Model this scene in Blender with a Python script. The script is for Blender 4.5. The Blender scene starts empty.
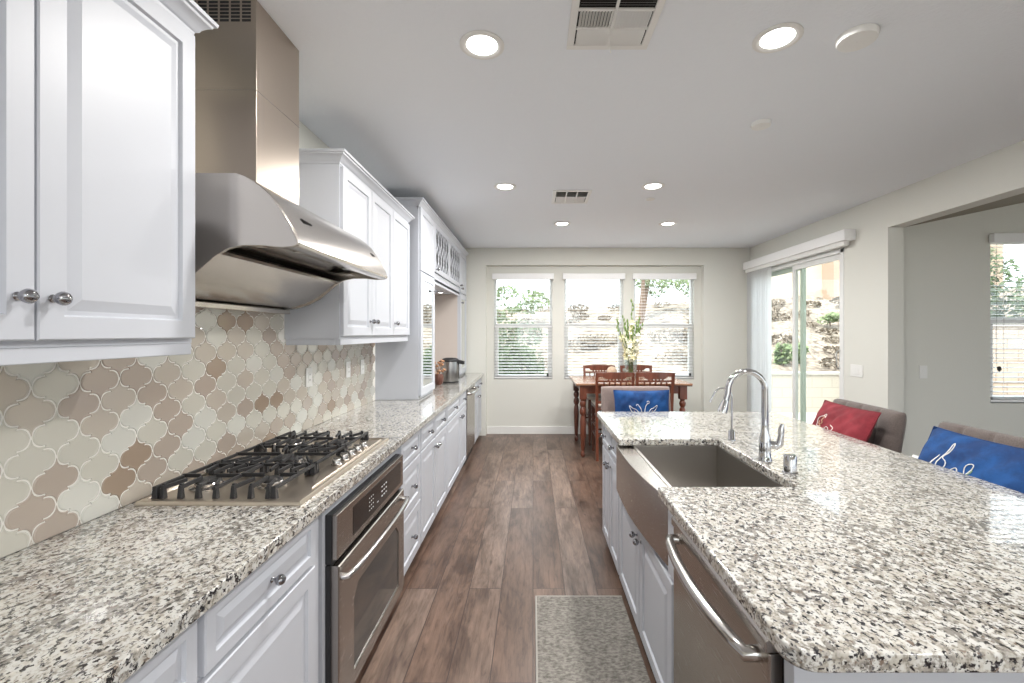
import bpy, bmesh, math, random
from mathutils import Vector, Matrix
C = bpy.context.scene.collection
PI = math.pi
rnd = random.Random(7)

# ------------------------------------------------------------------ camera, sky, sun, exposure
F = 446.0                      # focal length in pixels of the 1024x683 frame
CAMH = 1.49
cd = bpy.data.cameras.new('camera'); cam = bpy.data.objects.new('camera', cd); C.objects.link(cam)
cam.location = (0, 0, CAMH); cam.rotation_euler = (PI/2, 0, 0)
cd.sensor_width = 36; cd.lens = 36*F/1024; cd.shift_x = -21/1024; cd.shift_y = -8.2/1024
cd.clip_start = 0.02; cd.clip_end = 300
bpy.context.scene.camera = cam
vs = bpy.context.scene.view_settings
vs.view_transform = 'Standard'; vs.look = 'None'; vs.gamma = 1; vs.use_curve_mapping = False
vs.exposure = 0.55
world = bpy.data.worlds.new('sky'); bpy.context.scene.world = world; world.use_nodes = True
bg = world.node_tree.nodes['Background']; bg.inputs[0].default_value = (0.85, 0.93, 1.0, 1); bg.inputs[1].default_value = 2.5
sd = bpy.data.lights.new('sun', 'SUN'); sd.energy = 3.6; sd.angle = math.radians(1.5); sd.color = (1, .95, .87)
sun = bpy.data.objects.new('sun', sd); C.objects.link(sun)
sun.rotation_euler = Vector((-0.30, -0.42, 0.86)).to_track_quat('Z', 'Y').to_euler()
LAMP_W = 18.0

# ------------------------------------------------------------------ helpers
ORG = {}
def setp(o, label=None, cat=None, group=None, kind=None):
    if label: o['label'] = label
    if cat: o['category'] = cat
    if group: o['group'] = group
    if kind: o['kind'] = kind
    return o
def thing(name, label, cat, loc=(0, 0, 0), group=None, kind=None):
    o = bpy.data.objects.new(name, None); C.objects.link(o); o.location = loc; o.empty_display_size = .1
    ORG[o.name] = Vector(loc)
    return setp(o, label, cat, group, kind)
def dup(o, loc=None, rz=None, label=None, parent=None):
    c = o.copy(); C.objects.link(c)
    if parent: c.parent = parent
    if loc is not None: c.location = loc
    if rz is not None: c.rotation_euler = (0, 0, rz)
    if label: c['label'] = label
    for ch in list(o.children):
        dup(ch, parent=c)
    return c
class MB:
    def __init__(s): s.v = []; s.f = []; s.m = []
    def add(s, vs, fs, m=0):
        b = len(s.v); s.v += [tuple(p) for p in vs]
        for f in fs: s.f.append([b+i for i in f]); s.m.append(m)
        return s
    def box(s, x0, x1, y0, y1, z0, z1, m=0):
        return s.add([(x0,y0,z0),(x1,y0,z0),(x1,y1,z0),(x0,y1,z0),(x0,y0,z1),(x1,y0,z1),(x1,y1,z1),(x0,y1,z1)],
            [(0,3,2,1),(4,5,6,7),(0,1,5,4),(1,2,6,5),(2,3,7,6),(3,0,4,7)], m)
    def obox(s, c, ax, ay, az, m=0):           # oriented box, half-axis vectors
        c, ax, ay, az = map(Vector, (c, ax, ay, az))
        P = [c+i*ax+j*ay+k*az for k in (-1, 1) for i, j in ((-1,-1),(1,-1),(1,1),(-1,1))]
        return s.add(P, [(0,3,2,1),(4,5,6,7),(0,1,5,4),(1,2,6,5),(2,3,7,6),(3,0,4,7)], m)
    def loft(s, rings, m=0, cap=True, closed=True):
        b = len(s.v); n = len(rings[0])
        for r in rings: s.v += [tuple(p) for p in r]
        for i in range(len(rings)-1):
            for j in range(n if closed else n-1):
                k = (j+1) % n
                s.f.append([b+i*n+j, b+i*n+k, b+(i+1)*n+k, b+(i+1)*n+j]); s.m.append(m)
        if cap:
            s.f.append([b+j for j in range(n)][::-1]); s.m.append(m)
            s.f.append([b+(len(rings)-1)*n+j for j in range(n)]); s.m.append(m)
        return s
    def prism(s, poly, axis, a, b, m=0):
        def P(u, v, w):
            return {'x': (w, u, v), 'y': (u, w, v), 'z': (u, v, w)}[axis]
        return s.loft([[P(u, v, a) for u, v in poly], [P(u, v, b) for u, v in poly]], m)
    def tube(s, pts, r, n=10, m=0, cap=True, sy=1):
        pts = [Vector(p) for p in pts]; rings = []
        up = None
        for i, p in enumerate(pts):
            t = ((pts[min(i+1, len(pts)-1)]-p).normalized() + (p-pts[max(i-1, 0)]).normalized()).normalized()
            if up is None:
                up = Vector((0, 0, 1)) if abs(t.z) < .9 else Vector((0, 1, 0))
            u = t.cross(up).normalized(); up = u.cross(t).normalized()
            rr = r[i] if isinstance(r, (list, tuple)) else r
            rings.append([p + rr*(math.cos(2*PI*k/n)*u + sy*math.sin(2*PI*k/n)*up) for k in range(n)])
        return s.loft(rings, m, cap)
    def lathe(s, prof, c=(0, 0, 0), axis=(0, 0, 1), n=20, m=0):
        c = Vector(c); a = Vector(axis).normalized()
        u = a.orthogonal().normalized(); w = a.cross(u)
        return s.loft([[c + a*h + r*(math.cos(2*PI*k/n)*u+math.sin(2*PI*k/n)*w) for k in range(n)] for r, h in prof], m)
    def build(s, name, mats, parent=None, bevel=0, smooth=None, seg=2, loc=None, subd=0):
        if not isinstance(mats, (list, tuple)): mats = [mats]
        org = ORG[parent.name] if parent else Vector(loc if loc else (0, 0, 0))
        me = bpy.data.meshes.new(name)
        me.from_pydata([(x-org.x, y-org.y, z-org.z) for x, y, z in s.v], [], s.f)
        for mt in mats: me.materials.append(mt)
        me.polygons.foreach_set('material_index', s.m)
        bm = bmesh.new(); bm.from_mesh(me); bmesh.ops.recalc_face_normals(bm, faces=bm.faces); bm.to_mesh(me); bm.free()
        if smooth is not None:
            me.shade_smooth()
            if smooth < 180: me.set_sharp_from_angle(angle=math.radians(smooth))
        o = bpy.data.objects.new(name, me); C.objects.link(o)
        if parent: o.parent = parent
        else: o.location = org
        ORG[o.name] = org
        if bevel:
            b = o.modifiers.new('bevel', 'BEVEL'); b.width = bevel; b.segments = seg; b.limit_method = 'ANGLE'; b.angle_limit = math.radians(35)
            if smooth is None:
                me.shade_smooth(); b.harden_normals = True
        if subd:
            q = o.modifiers.new('sub', 'SUBSURF'); q.levels = subd; q.render_levels = subd
        return o
def bx(*a, m=0): return MB().box(*a, m=m)
def arc(c, r, a0, a1, n, plane='xz', y=0):
    out = []
    for i in range(n+1):
        a = math.radians(a0+(a1-a0)*i/n)
        if plane == 'xz': out.append((c[0]+r*math.cos(a), y, c[1]+r*math.sin(a)))
        else: out.append((c[0]+r*math.cos(a), c[1]+r*math.sin(a)))
    return out

# ------------------------------------------------------------------ materials
def new_mat(name):
    m = bpy.data.materials.new(name); m.use_nodes = True
    nt = m.node_tree; return m, nt, nt.nodes['Principled BSDF']
def mat(name, col, rough=.5, metal=0, spec=None, coat=0, emit=None, es=0, trans=0, bump=0, bscale=200, alpha=1, sheen=0, ior=None):
    m, nt, p = new_mat(name)
    p.inputs['Base Color'].default_value = (*col, 1); p.inputs['Roughness'].default_value = rough
    p.inputs['Metallic'].default_value = metal; p.inputs['Coat Weight'].default_value = coat
    p.inputs['Coat Roughness'].default_value = .08
    if spec is not None: p.inputs['Specular IOR Level'].default_value = spec
    if trans: p.inputs['Transmission Weight'].default_value = trans
    if ior: p.inputs['IOR'].default_value = ior
    if sheen: p.inputs['Sheen Weight'].default_value = sheen; p.inputs['Sheen Roughness'].default_value = .4
    if emit: p.inputs['Emission Color'].default_value = (*emit, 1); p.inputs['Emission Strength'].default_value = es
    if bump:
        n = nt.nodes.new('ShaderNodeTexNoise'); n.inputs['Scale'].default_value = bscale; n.inputs['Detail'].default_value = 3
        tc = nt.nodes.new('ShaderNodeTexCoord'); nt.links.new(tc.outputs['Object'], n.inputs['Vector'])
        b = nt.nodes.new('ShaderNodeBump'); b.inputs['Strength'].default_value = bump; b.inputs['Distance'].default_value = .004
        nt.links.new(n.outputs[0], b.inputs['Height']); nt.links.new(b.outputs[0], p.inputs['Normal'])
    return m
def N(nt, t, **kw):
    n = nt.nodes.new(t)
    for k, v in kw.items():
        if k in n.inputs: n.inputs[k].default_value = v
        else: setattr(n, k, v)
    return n
def ramp(nt, src, stops, interp='LINEAR'):
    r = nt.nodes.new('ShaderNodeValToRGB'); r.color_ramp.interpolation = interp
    e = r.color_ramp.elements
    while len(e) < len(stops): e.new(.5)
    for i, (p, c) in enumerate(stops):
        e[i].position = p; e[i].color = (*c, 1) if len(c) == 3 else c
    nt.links.new(src, r.inputs[0]); return r.outputs[0]
def mix(nt, fac, a, b, mode='MIX'):
    m = nt.nodes.new('ShaderNodeMix'); m.data_type = 'RGBA'; m.blend_type = mode
    for s, v in ((m.inputs[0], fac), (m.inputs[6], a), (m.inputs[7], b)):
        if hasattr(v, 'links') or hasattr(v, 'is_linked'): nt.links.new(v, s)
        elif isinstance(v, tuple): s.default_value = (*v, 1)
        else: s.default_value = v
    return m.outputs[2]
def coords(nt, scale=(1, 1, 1), rot=(0, 0, 0), out='Object'):
    tc = nt.nodes.new('ShaderNodeTexCoord'); mp = nt.nodes.new('ShaderNodeMapping')
    mp.inputs['Scale'].default_value = scale; mp.inputs['Rotation'].default_value = rot
    nt.links.new(tc.outputs[out], mp.inputs[0]); return mp.outputs[0]
def noise(nt, vec, scale, detail=4, rough=.55, dist=0):
    n = N(nt, 'ShaderNodeTexNoise'); n.inputs['Scale'].default_value = scale; n.inputs['Detail'].default_value = detail
    n.inputs['Roughness'].default_value = rough; n.inputs['Distortion'].default_value = dist
    nt.links.new(vec, n.inputs['Vector']); return n.outputs[0]

def granite():
    m, nt, p = new_mat('granite')
    v = coords(nt, (1, 1, 1)); vd = coords(nt, (1.0, .84, 1.0), (0, 0, .9))
    base = ramp(nt, noise(nt, v, 11, 5, .65), [(.40, (.27, .255, .235)), (.48, (.47, .445, .40)), (.62, (.66, .64, .59))])
    fine = ramp(nt, noise(nt, vd, 95, 4, .6), [(.38, (.42, .40, .37)), (.50, (.92, .91, .88)), (.62, (1, 1, 1))])
    c = mix(nt, .85, base, fine, 'MULTIPLY')
    wht = ramp(nt, noise(nt, vd, 50, 5, .65), [(.485, (0, 0, 0)), (.55, (1, 1, 1))])
    c = mix(nt, wht, c, (.63, .625, .595))
    brn = ramp(nt, noise(nt, v, 60, 3, .6, .4), [(.62, (0, 0, 0)), (.67, (1, 1, 1))])
    c = mix(nt, brn, c, (.20, .155, .125))
    d1 = ramp(nt, noise(nt, vd, 78, 5, .62, .3), [(.562, (0, 0, 0)), (.580, (1, 1, 1))])
    c = mix(nt, d1, c, (.016, .015, .018))
    d2 = ramp(nt, noise(nt, coords(nt, (1, .7, 1), (0, 0, .5)), 130, 3, .5), [(.60, (0, 0, 0)), (.64, (1, 1, 1))])
    c = mix(nt, d2, c, (.12, .115, .12))
    nt.links.new(c, p.inputs['Base Color'])
    p.inputs['Roughness'].default_value = .16; p.inputs['Coat Weight'].default_value = .6; p.inputs['Coat Roughness'].default_value = .015
    return m
def wood_floor():
    m, nt, p = new_mat('plank_floor')
    v = coords(nt, (1, 1, 1), (0, 0, PI/2))
    b = N(nt, 'ShaderNodeTexBrick'); nt.links.new(v, b.inputs['Vector'])
    b.offset = .37; b.offset_frequency = 2
    for k, val in (('Scale', 1), ('Mortar Size', .0022), ('Mortar Smooth', .1), ('Brick Width', 1.9), ('Row Height', .185)): b.inputs[k].default_value = val
    b.inputs['Color1'].default_value = (0, 0, 0, 1); b.inputs['Color2'].default_value = (1, 1, 1, 1); b.inputs['Mortar'].default_value = (.5, .5, .5, 1)
    tone = ramp(nt, b.outputs['Color'], [(0, (.098, .058, .040)), (.5, (.130, .081, .058)), (1, (.172, .121, .094))])
    # per-plank shifted grain
    sh = N(nt, 'ShaderNodeVectorMath'); sh.operation = 'ADD'
    tc = nt.nodes.new('ShaderNodeTexCoord'); nt.links.new(tc.outputs['Object'], sh.inputs[0])
    sc = N(nt, 'ShaderNodeVectorMath'); sc.operation = 'SCALE'; sc.inputs[3].default_value = 7.0
    nt.links.new(b.outputs['Color'], sc.inputs[0]); nt.links.new(sc.outputs[0], sh.inputs[1])
    mp = nt.nodes.new('ShaderNodeMapping'); mp.inputs['Scale'].default_value = (1, .11, 1); nt.links.new(sh.outputs[0], mp.inputs[0])
    g = ramp(nt, noise(nt, mp.outputs[0], 48, 8, .7, .8), [(.32, (.52, .47, .44)), (.5, (1, 1, 1)), (.68, (1.34, 1.32, 1.3))])
    c = mix(nt, 1.0, tone, g, 'MULTIPLY')
    mp2 = nt.nodes.new('ShaderNodeMapping'); mp2.inputs['Scale'].default_value = (1, .3, 1); nt.links.new(sh.outputs[0], mp2.inputs[0])
    cl = ramp(nt, noise(nt, mp2.outputs[0], 7, 4, .6, .5), [(.36, (.55, .50, .48)), (.5, (1, 1, 1)), (.66, (1.35, 1.36, 1.38))])
    c = mix(nt, 1.0, c, cl, 'MULTIPLY')
    kn = ramp(nt, noise(nt, mp2.outputs[0], 14, 2, .5, 1.0), [(.69, (0, 0, 0)), (.77, (1, 1, 1))])
    c = mix(nt, kn, c, (.055, .032, .025))
    c = mix(nt, b.outputs['Fac'], c, (.05, .03, .025))
    nt.links.new(c, p.inputs['Base Color']); p.inputs['Roughness'].default_value = .34
    bp = N(nt, 'ShaderNodeBump', invert=True); bp.inputs['Strength'].default_value = .5; bp.inputs['Distance'].default_value = .002
    nt.links.new(b.outputs['Fac'], bp.inputs['Height']); nt.links.new(bp.outputs[0], p.inputs['Normal'])
    return m
def steel(name, col, rough=.26, stretch=(1, 1, 60), bump=.001):
    m, nt, p = new_mat(name)
    v = coords(nt, stretch)
    n = noise(nt, v, 9, 3, .5)
    r = nt.nodes.new('ShaderNodeMapRange'); r.inputs[1].default_value = .3; r.inputs[2].default_value = .7
    r.inputs[3].default_value = rough*.985; r.inputs[4].default_value = rough*1.015
    nt.links.new(n, r.inputs[0]); nt.links.new(r.outputs[0], p.inputs['Roughness'])
    p.inputs['Base Color'].default_value = (*col, 1); p.inputs['Metallic'].default_value = 1
    b = N(nt, 'ShaderNodeBump'); b.inputs['Strength'].default_value = bump; b.inputs['Distance'].default_value = .001
    nt.links.new(n, b.inputs['Height']); nt.links.new(b.outputs[0], p.inputs['Normal'])
    return m
def wood(name, c1, c2, rough=.3, stretch=(1, 1, .12)):
    m, nt, p = new_mat(name)
    c = ramp(nt, noise(nt, coords(nt, stretch), 30, 5, .6, .5), [(.35, c1), (.65, c2)])
    nt.links.new(c, p.inputs['Base Color']); p.inputs['Roughness'].default_value = rough; p.inputs['Coat Weight'].default_value = .25
    return m
def mottled(name, c1, c2, scale, rough=.9, stretch=(1, 1, 1), bump=.3, lo=.4, hi=.6, sheen=0):
    m, nt, p = new_mat(name)
    n = noise(nt, coords(nt, stretch), scale, 6, .65)
    nt.links.new(ramp(nt, n, [(lo, c1), (hi, c2)]), p.inputs['Base Color']); p.inputs['Roughness'].default_value = rough
    if sheen: p.inputs['Sheen Weight'].default_value = sheen
    if bump:
        b = N(nt, 'ShaderNodeBump'); b.inputs['Strength'].default_value = bump; b.inputs['Distance'].default_value = .01
        nt.links.new(n, b.inputs['Height']); nt.links.new(b.outputs[0], p.inputs['Normal'])
    return m
def blocks(name, c1, c2, w, h, mortar, ms=.01, flip=False):
    m, nt, p = new_mat(name)
    v = coords(nt, (1, 1, 1), (PI/2, 0, 0)) if not flip else coords(nt, (1, 1, 1), (0, 0, 0))
    b = N(nt, 'ShaderNodeTexBrick'); nt.links.new(v, b.inputs['Vector'])
    for k, val in (('Scale', 1), ('Mortar Size', ms), ('Brick Width', w), ('Row Height', h)): b.inputs[k].default_value = val
    b.inputs['Color1'].default_value = (*c1, 1); b.inputs['Color2'].default_value = (*c2, 1); b.inputs['Mortar'].default_value = (*mortar, 1)
    nt.links.new(b.outputs['Color'], p.inputs['Base Color']); p.inputs['Roughness'].default_value = .9
    return m
M = {}
M['wall'] = mat('wall_paint', (.72, .72, .67), .75, bump=.25, bscale=90)
M['ceil'] = mat('ceiling_paint', (.86, .895, .94), .9, bump=.5, bscale=70)
M['ceil_shade'] = mat('far_ceiling_painted_shade', (.30, .27, .21), .9)  # shade of the great room ceiling painted in as a dark tan
M['white'] = mat('cabinet_white', (.565, .585, .635), .42)
M['trim'] = mat('trim_white', (.82, .82, .80), .4)
M['vinyl'] = mat('vinyl_white', (.80, .81, .80), .35)
M['vreflect'] = mat('frame_painted_reflection', (.50, .58, .50), .35)  # greenish reflection on the door stile put into the sash colour
M['slat'] = mat('blind_slat', (.90, .905, .91), .45)
M['granite'] = granite(); M['floor'] = wood_floor()
M['steel'] = steel('brushed_steel', (.64, .60, .56), .26)
M['steelh'] = steel('brushed_steel_band', (.58, .545, .51), .22, (60, 1, 60))
M['steelv'] = steel('chimney_steel', (.50, .43, .365), .28, (1, 1, 40), .002)  # base colour warmed to stand in for a brown room reflection
M['steeld'] = steel('appliance_steel', (.45, .415, .385), .27, (50, 1, 50))
M['sinks'] = steel('sink_steel', (.40, .38, .355), .36, (1, 1, 1), 0)
M['chrome'] = mat('chrome', (.62, .62, .635), .06, 1)
M['knob'] = mat('dark_chrome', (.36, .36, .38), .08, 1)
M['cook'] = steel('cooktop_steel', (.66, .585, .50), .33)
M['pot'] = steel('pot_steel', (.34, .335, .33), .3)
M['nickel'] = mat('satin_nickel', (.52, .50, .48), .2, 1)
M['iron'] = mat('cast_iron', (.022, .022, .024), .45, bump=.3, bscale=300)
M['black'] = mat('black_gloss', (.012, .012, .013), .12)
M['blackm'] = mat('black_matte', (.02, .02, .022), .5)
M['ovenglass'] = mat('oven_glass', (.03, .03, .028), .05, coat=.4)
M['grout'] = mat('grout', (.80, .78, .73), .8)
M['t1'] = mat('tile_ivory', (.60, .58, .51), .16, coat=.5)
M['t2'] = mat('tile_sand', (.54, .485, .415), .16, coat=.5)
M['t3'] = mat('tile_taupe', (.46, .39, .33), .16, coat=.5)
M['t4'] = mat('tile_clay', (.37, .285, .215), .16, coat=.5)
M['t5'] = mat('tile_pearl', (.66, .655, .60), .14, coat=.5)
M['cherry'] = wood('cherry_wood', (.115, .034, .018), (.205, .062, .033))
M['cherryd'] = wood('cherry_dark', (.075, .025, .015), (.14, .046, .027))
M['ttop'] = wood('table_top_wood', (.30, .15, .085), (.42, .23, .14), .18, (.15, 1, 1))
M['cream'] = mat('cream_fabric', (.62, .57, .50), .9, bump=.3, bscale=500)
M['taupe'] = mottled('taupe_fabric', (.105, .082, .074), (.155, .125, .113), 260, .9, sheen=.3)
M['mauve'] = mottled('mauve_fabric', (.20, .15, .135), (.28, .215, .195), 260, .9, sheen=.3)
M['blue'] = mottled('blue_velvet', (.002, .032, .13), (.005, .068, .24), 9, .85, sheen=.03, bump=.2)
M['red'] = mottled('red_velvet', (.16, .010, .018), (.25, .022, .034), 9, .85, sheen=.03, bump=.2)
M['thread'] = mat('white_thread', (.85, .83, .80), .6)
M['thread2'] = mat('tan_thread', (.62, .42, .26), .6)
M['thread3'] = mat('green_thread', (.28, .42, .25), .6)
M['rug'] = mottled('mat_weave', (.13, .12, .105), (.30, .28, .25), 48, .9, (1, 1.9, 1), .5, .38, .62)
M['rugedge'] = mat('mat_edge', (.36, .34, .31), .85)
M['petal'] = mat('petal', (.86, .82, .56), .6)
M['petal2'] = mat('petal_pale', (.88, .87, .72), .6)
M['stem'] = mat('stem_green', (.10, .19, .04), .5)
M['bud'] = mat('bud_green', (.17, .26, .07), .5)
M['ball'] = mottled('ball', (.62, .45, .32), (.72, .58, .45), 30, .6)
M['glass'] = mat('clear_glass', (1, 1, 1), .0, trans=1, ior=1.45)
M['mirror'] = mat('mirror_glass', (.80, .82, .82), .02, 1)
M['dry'] = mottled('dried_flower', (.33, .15, .07), (.66, .40, .25), 60, .8)
M['leaf'] = mat('shrub_leaf', (.075, .115, .045), .6)
M['leaf2'] = mat('pale_leaf', (.19, .25, .11), .6)
M['leaf3'] = mat('dry_leaf', (.20, .16, .12), .8)
M['bark'] = mat('bark', (.22, .15, .11), .9)
M['hill'] = mottled('dry_slope', (.13, .10, .08), (.42, .35, .28), 8, .95, bump=.5, lo=.38, hi=.60)
M['patio'] = mat('patio_concrete', (.50, .48, .44), .8)
M['block'] = blocks('cream_block', (.50, .46, .40), (.54, .49, .43), .4, .2, (.42, .38, .32), .008)
M['block2'] = blocks('tan_block', (.40, .31, .24), (.45, .35, .27), .4, .2, (.24, .18, .14), .010)
M['stucco'] = mat('house_stucco', (.62, .54, .43), .9)
M['siding'] = blocks('house_siding', (.44, .33, .25), (.48, .36, .28), 3.0, .26, (.42, .33, .26), .012)
M['rooft'] = mat('roof_tile', (.42, .30, .24), .8)
M['houseglass'] = mat('house_glass', (.30, .40, .42), .08)
M['plastic'] = mat('white_plastic', (.82, .82, .80), .3)
M['lamp'] = mat('lamp_lens', (1, 1, 1), .5, emit=(1, .97, .92), es=6)
M['speaker'] = mat('speaker_grille', (.55, .56, .54), .6)
M['dark'] = mat('duct_dark', (.03, .03, .032), .8)
M['sensor'] = mat('led_text', (.75, .78, .8), .4)
M['niche'] = mat('niche_paint', (.60, .54, .50), .7)
# thin window glass: transparent with a faint reflection
def thin_glass(name, tint=(1, 1, 1), refl=.08):
    m = bpy.data.materials.new(name); m.use_nodes = True; nt = m.node_tree; nt.nodes.clear()
    out = nt.nodes.new('ShaderNodeOutputMaterial'); t = nt.nodes.new('ShaderNodeBsdfTransparent'); t.inputs[0].default_value = (*tint, 1)
    g = nt.nodes.new('ShaderNodeBsdfGlossy'); g.inputs['Roughness'].default_value = .01
    mx = nt.nodes.new('ShaderNodeMixShader'); mx.inputs[0].default_value = refl
    nt.links.new(t.outputs[0], mx.inputs[1]); nt.links.new(g.outputs[0], mx.inputs[2]); nt.links.new(mx.outputs[0], out.inputs[0]); return m
M['pane'] = thin_glass('window_pane', (.97, .99, .98), .05)
M['vase'] = thin_glass('vase_glass', (.90, .93, .92), .16)
M['panel'] = thin_glass('cabinet_pane', (.55, .58, .56), .30)

# ------------------------------------------------------------------ room dimensions
XL, XR, XR2 = -1.365, 3.16, 3.30
YB, YR = 6.50, 6.60               # back wall, recess plane
H = 2.735
YN = -3.6                          # rear end of the room
GX = 7.6                           # great room far side
YG = 4.10                          # great room end wall
def wall_holes(mb, axis, a, b, u0, u1, z0, z1, holes, m=0):
    """wall slab between a and b along the axis, spanning u and z, with rectangular holes (u0,u1,z0,z1)"""
    us = sorted(set([u0, u1] + [h[0] for h in holes] + [h[1] for h in holes]))
    for i in range(len(us)-1):
        p, q = us[i], us[i+1]; mid = (p+q)/2
        hs = sorted([h for h in holes if h[0] < mid < h[1]], key=lambda h: h[2])
        z = z0
        for h in hs:
            if h[2] > z: mb.box(*((a, b, p, q) if axis == 'x' else (p, q, a, b)), z, h[2], m)
            z = h[3]
        if z < z1: mb.box(*((a, b, p, q) if axis == 'x' else (p, q, a, b)), z, z1, m)
def struct(name, o=None):
    o['kind'] = 'structure'; return o
struct('floor', bx(XL-.15, GX+.15, YN-.15, YR+.15, -.12, 0).build('floor', M['floor']))
struct('ceiling', bx(XL-.15, XR2, YN-.15, YR+.15, H, H+.15).build('ceiling', M['ceil']))
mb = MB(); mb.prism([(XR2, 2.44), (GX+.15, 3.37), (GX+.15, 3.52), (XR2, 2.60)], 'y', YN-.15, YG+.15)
struct('', mb.build('ceiling_great_room', M['ceil_shade']))
struct('', bx(XL-.15, XL, YN-.15, YR+.15, 0, H).build('wall_left', M['wall']))
RX0, RX1, RZ1 = -.685, 2.49, 2.485
WIN = [(-.579, .286), (.459, 1.336), (1.489, 2.383)]
WZ0, WZ1 = .81, 2.33
mb = MB(); wall_holes(mb, 'y', YB, YR, XL, XR, 0, H, [(RX0, RX1, 0, RZ1)])
wall_holes(mb, 'y', YR, YR+.16, XL, XR+.14, 0, H, [(a, b, WZ0, WZ1) for a, b in WIN])
struct('', mb.build('wall_back', M['wall']))
DY0, DY1, DZ = 4.53, 6.40, 2.36
mb = MB(); wall_holes(mb, 'x', XR, XR2, 3.97, YR, 0, H, [(DY0, DY1, 0, DZ)])
wall_holes(mb, 'x', XR, XR2, YN, 3.97, 2.433, H, [])
mb.box(XR, XR2, YN, -2.6, 0, 2.433)
struct('', mb.build('wall_right', M['wall']))
GW = (4.205, 5.75, .846, 2.36)
mb = MB(); wall_holes(mb, 'y', YG, YG+.16, XR2, GX, 0, 3.5, [GW])
struct('', mb.build('wall_great_room_end', M['wall']))
mb = MB(); wall_holes(mb, 'x', GX, GX+.15, YN, YG+.16, 0, 3.6, [(-2.2, -.6, .8, 2.3), (.8, 2.4, .8, 2.3)])
struct('', mb.build('wall_great_room_side', M['wall']))
mb = MB(); wall_holes(mb, 'y', YN-.15, YN, XL, GX, 0, 3.6, [(-.6, 1.8, .8, 2.3), (4.2, 6.8, .05, 2.35)])
struct('', mb.build('wall_rear', M['wall']))
# baseboards
def bb(name, *b): struct('', bx(*b).build(name, M['trim'], bevel=.006))
bb('baseboard_back', RX0, RX1, YR-.014, YR, 0, .115); bb('baseboard_right', XR-.014, XR, 3.97, DY0-.07, 0, .115)
bb('baseboard_corner', RX1, XR-.014, YB-.014, YB, 0, .115); bb('baseboard_great_room', XR2, GX, YG-.014, YG, 0, .115)
# windows
def window(name, x0, x1, y, z0, z1, zm):
    r = bpy.data.objects.new(name, None); C.objects.link(r); r.location = ((x0+x1)/2, y, z0); ORG[r.name] = Vector(r.location); r['kind'] = 'structure'
    ya, yb = y+.05, y+.11; f = .035
    mb = MB().box(x0, x1, ya, yb, z0, z0+f).box(x0, x1, ya, yb, z1-f, z1).box(x0, x0+f, ya, yb, z0, z1).box(x1-f, x1, ya, yb, z0, z1)
    mb.box(x0, x1, ya-.012, yb, zm-.028, zm+.028)
    mb.box(x0+f, x0+f+.03, ya-.01, yb-.02, z0+f, zm).box(x1-f-.03, x1-f, ya-.01, yb-.02, z0+f, zm).box(x0+f, x1-f, ya-.01, yb-.02, z0+f, z0+f+.03)
    mb.build('window_frame', M['vinyl'], r, bevel=.003)
    bx(x0+.02, x1-.02, ya+.03, ya+.034, z0+.02, z1-.02).build('window_pane', M['pane'], r)
    return r
for i, (a, b) in enumerate(WIN): window('window_%d' % (i+1), a, b, YR, WZ0, WZ1, 1.60)
window('window_4', GW[0], GW[1], YG, GW[2], GW[3], 1.61)
for i, (nm, x0, x1, y) in enumerate((('left', *WIN[0], YR), ('middle', *WIN[1], YR), ('right', *WIN[2], YR), ('great', GW[0], GW[1], YG))):
    z0, z1 = (WZ0, WZ1) if i < 3 else (GW[2], GW[3])
    lab = ['white slatted blind in the left window of the three beyond the table', 'white slatted blind in the middle window behind the dining table',
           'white slatted blind in the right window of three, behind the gladiolus vase', 'white slatted blind on the window of the room beyond the wide opening'][i]
    t = thing('window_blind', lab, 'blind', ((x0+x1)/2, y, z0))
    bx(x0-.02, x1+.02, y-.055, y-.004, z1-.045, z1+.04).build('valance', M['slat'], t, bevel=.004)
    sl = MB(); z = z0+.06; tilt = math.radians(7)
    while z < z1-.05:
        sl.obox(((x0+x1)/2, y+.022, z), ((x1-x0)/2-.008, 0, 0), (0, .023*math.cos(tilt), .023*math.sin(tilt)), (0, 0, .0013)); z += .0445
    sl.build('slats', M['slat'], t)
    bx(x0+.006, x1-.006, y-.002, y+.046, z0+.012, z0+.034).build('bottom_rail', M['slat'], t, bevel=.004)
    cm = MB()
    for cx in (x0+.12, x1-.12): cm.box(cx-.001, cx+.001, y-.0025, y-.0005, z0+.03, z1-.04)
    cm.build('ladder_cord', M['slat'], t)
    if i in (0, 2, 3):
        cx = x1-.07 if i < 3 else x0+.05
        zz = z0+.075 if i < 3 else 1.17
        MB().tube([(cx, y-.008, z1-.05), (cx, y-.008, zz)], .0012, 5).build('pull_cord', M['blackm'] if i == 3 else M['slat'], t)
        MB().lathe([(.003, .02), (.014, .012), (.016, -.012), (.004, -.03)], (cx, y-.03, zz), n=10).build('cord_tassel', M['blackm'], t, smooth=50)
# sliding door
r = bpy.data.objects.new('door_1', None); C.objects.link(r); r.location = (XR, (DY0+DY1)/2, 0); ORG[r.name] = Vector(r.location); r['kind'] = 'structure'
f = .045
MB().box(XR-.008, XR2, DY0, DY0+f, 0, DZ).box(XR-.008, XR2, DY1-f, DY1, 0, DZ).box(XR-.008, XR2, DY0, DY1, DZ-f, DZ).box(XR, XR2, DY0, DY1, 0, .03).build('door_frame', M['vinyl'], r, bevel=.003)
def sash(name, x0, x1, y0, y1, m):
    w = .055
    o = MB().box(x0, x1, y0, y0+w, .03, DZ-f).box(x0, x1, y1-w, y1, .03, DZ-f).box(x0, x1, y0+w, y1-w, DZ-f-w, DZ-f).box(x0, x1, y0+w, y1-w, .03, .12).build(name, m, r, bevel=.003)
    xm = (x0+x1)/2
    bx(xm-.003, xm+.003, y0+w-.005, y1-w+.005, .115, DZ-f-w+.005).build('door_glass', M['pane'], o)
    return o
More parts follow.
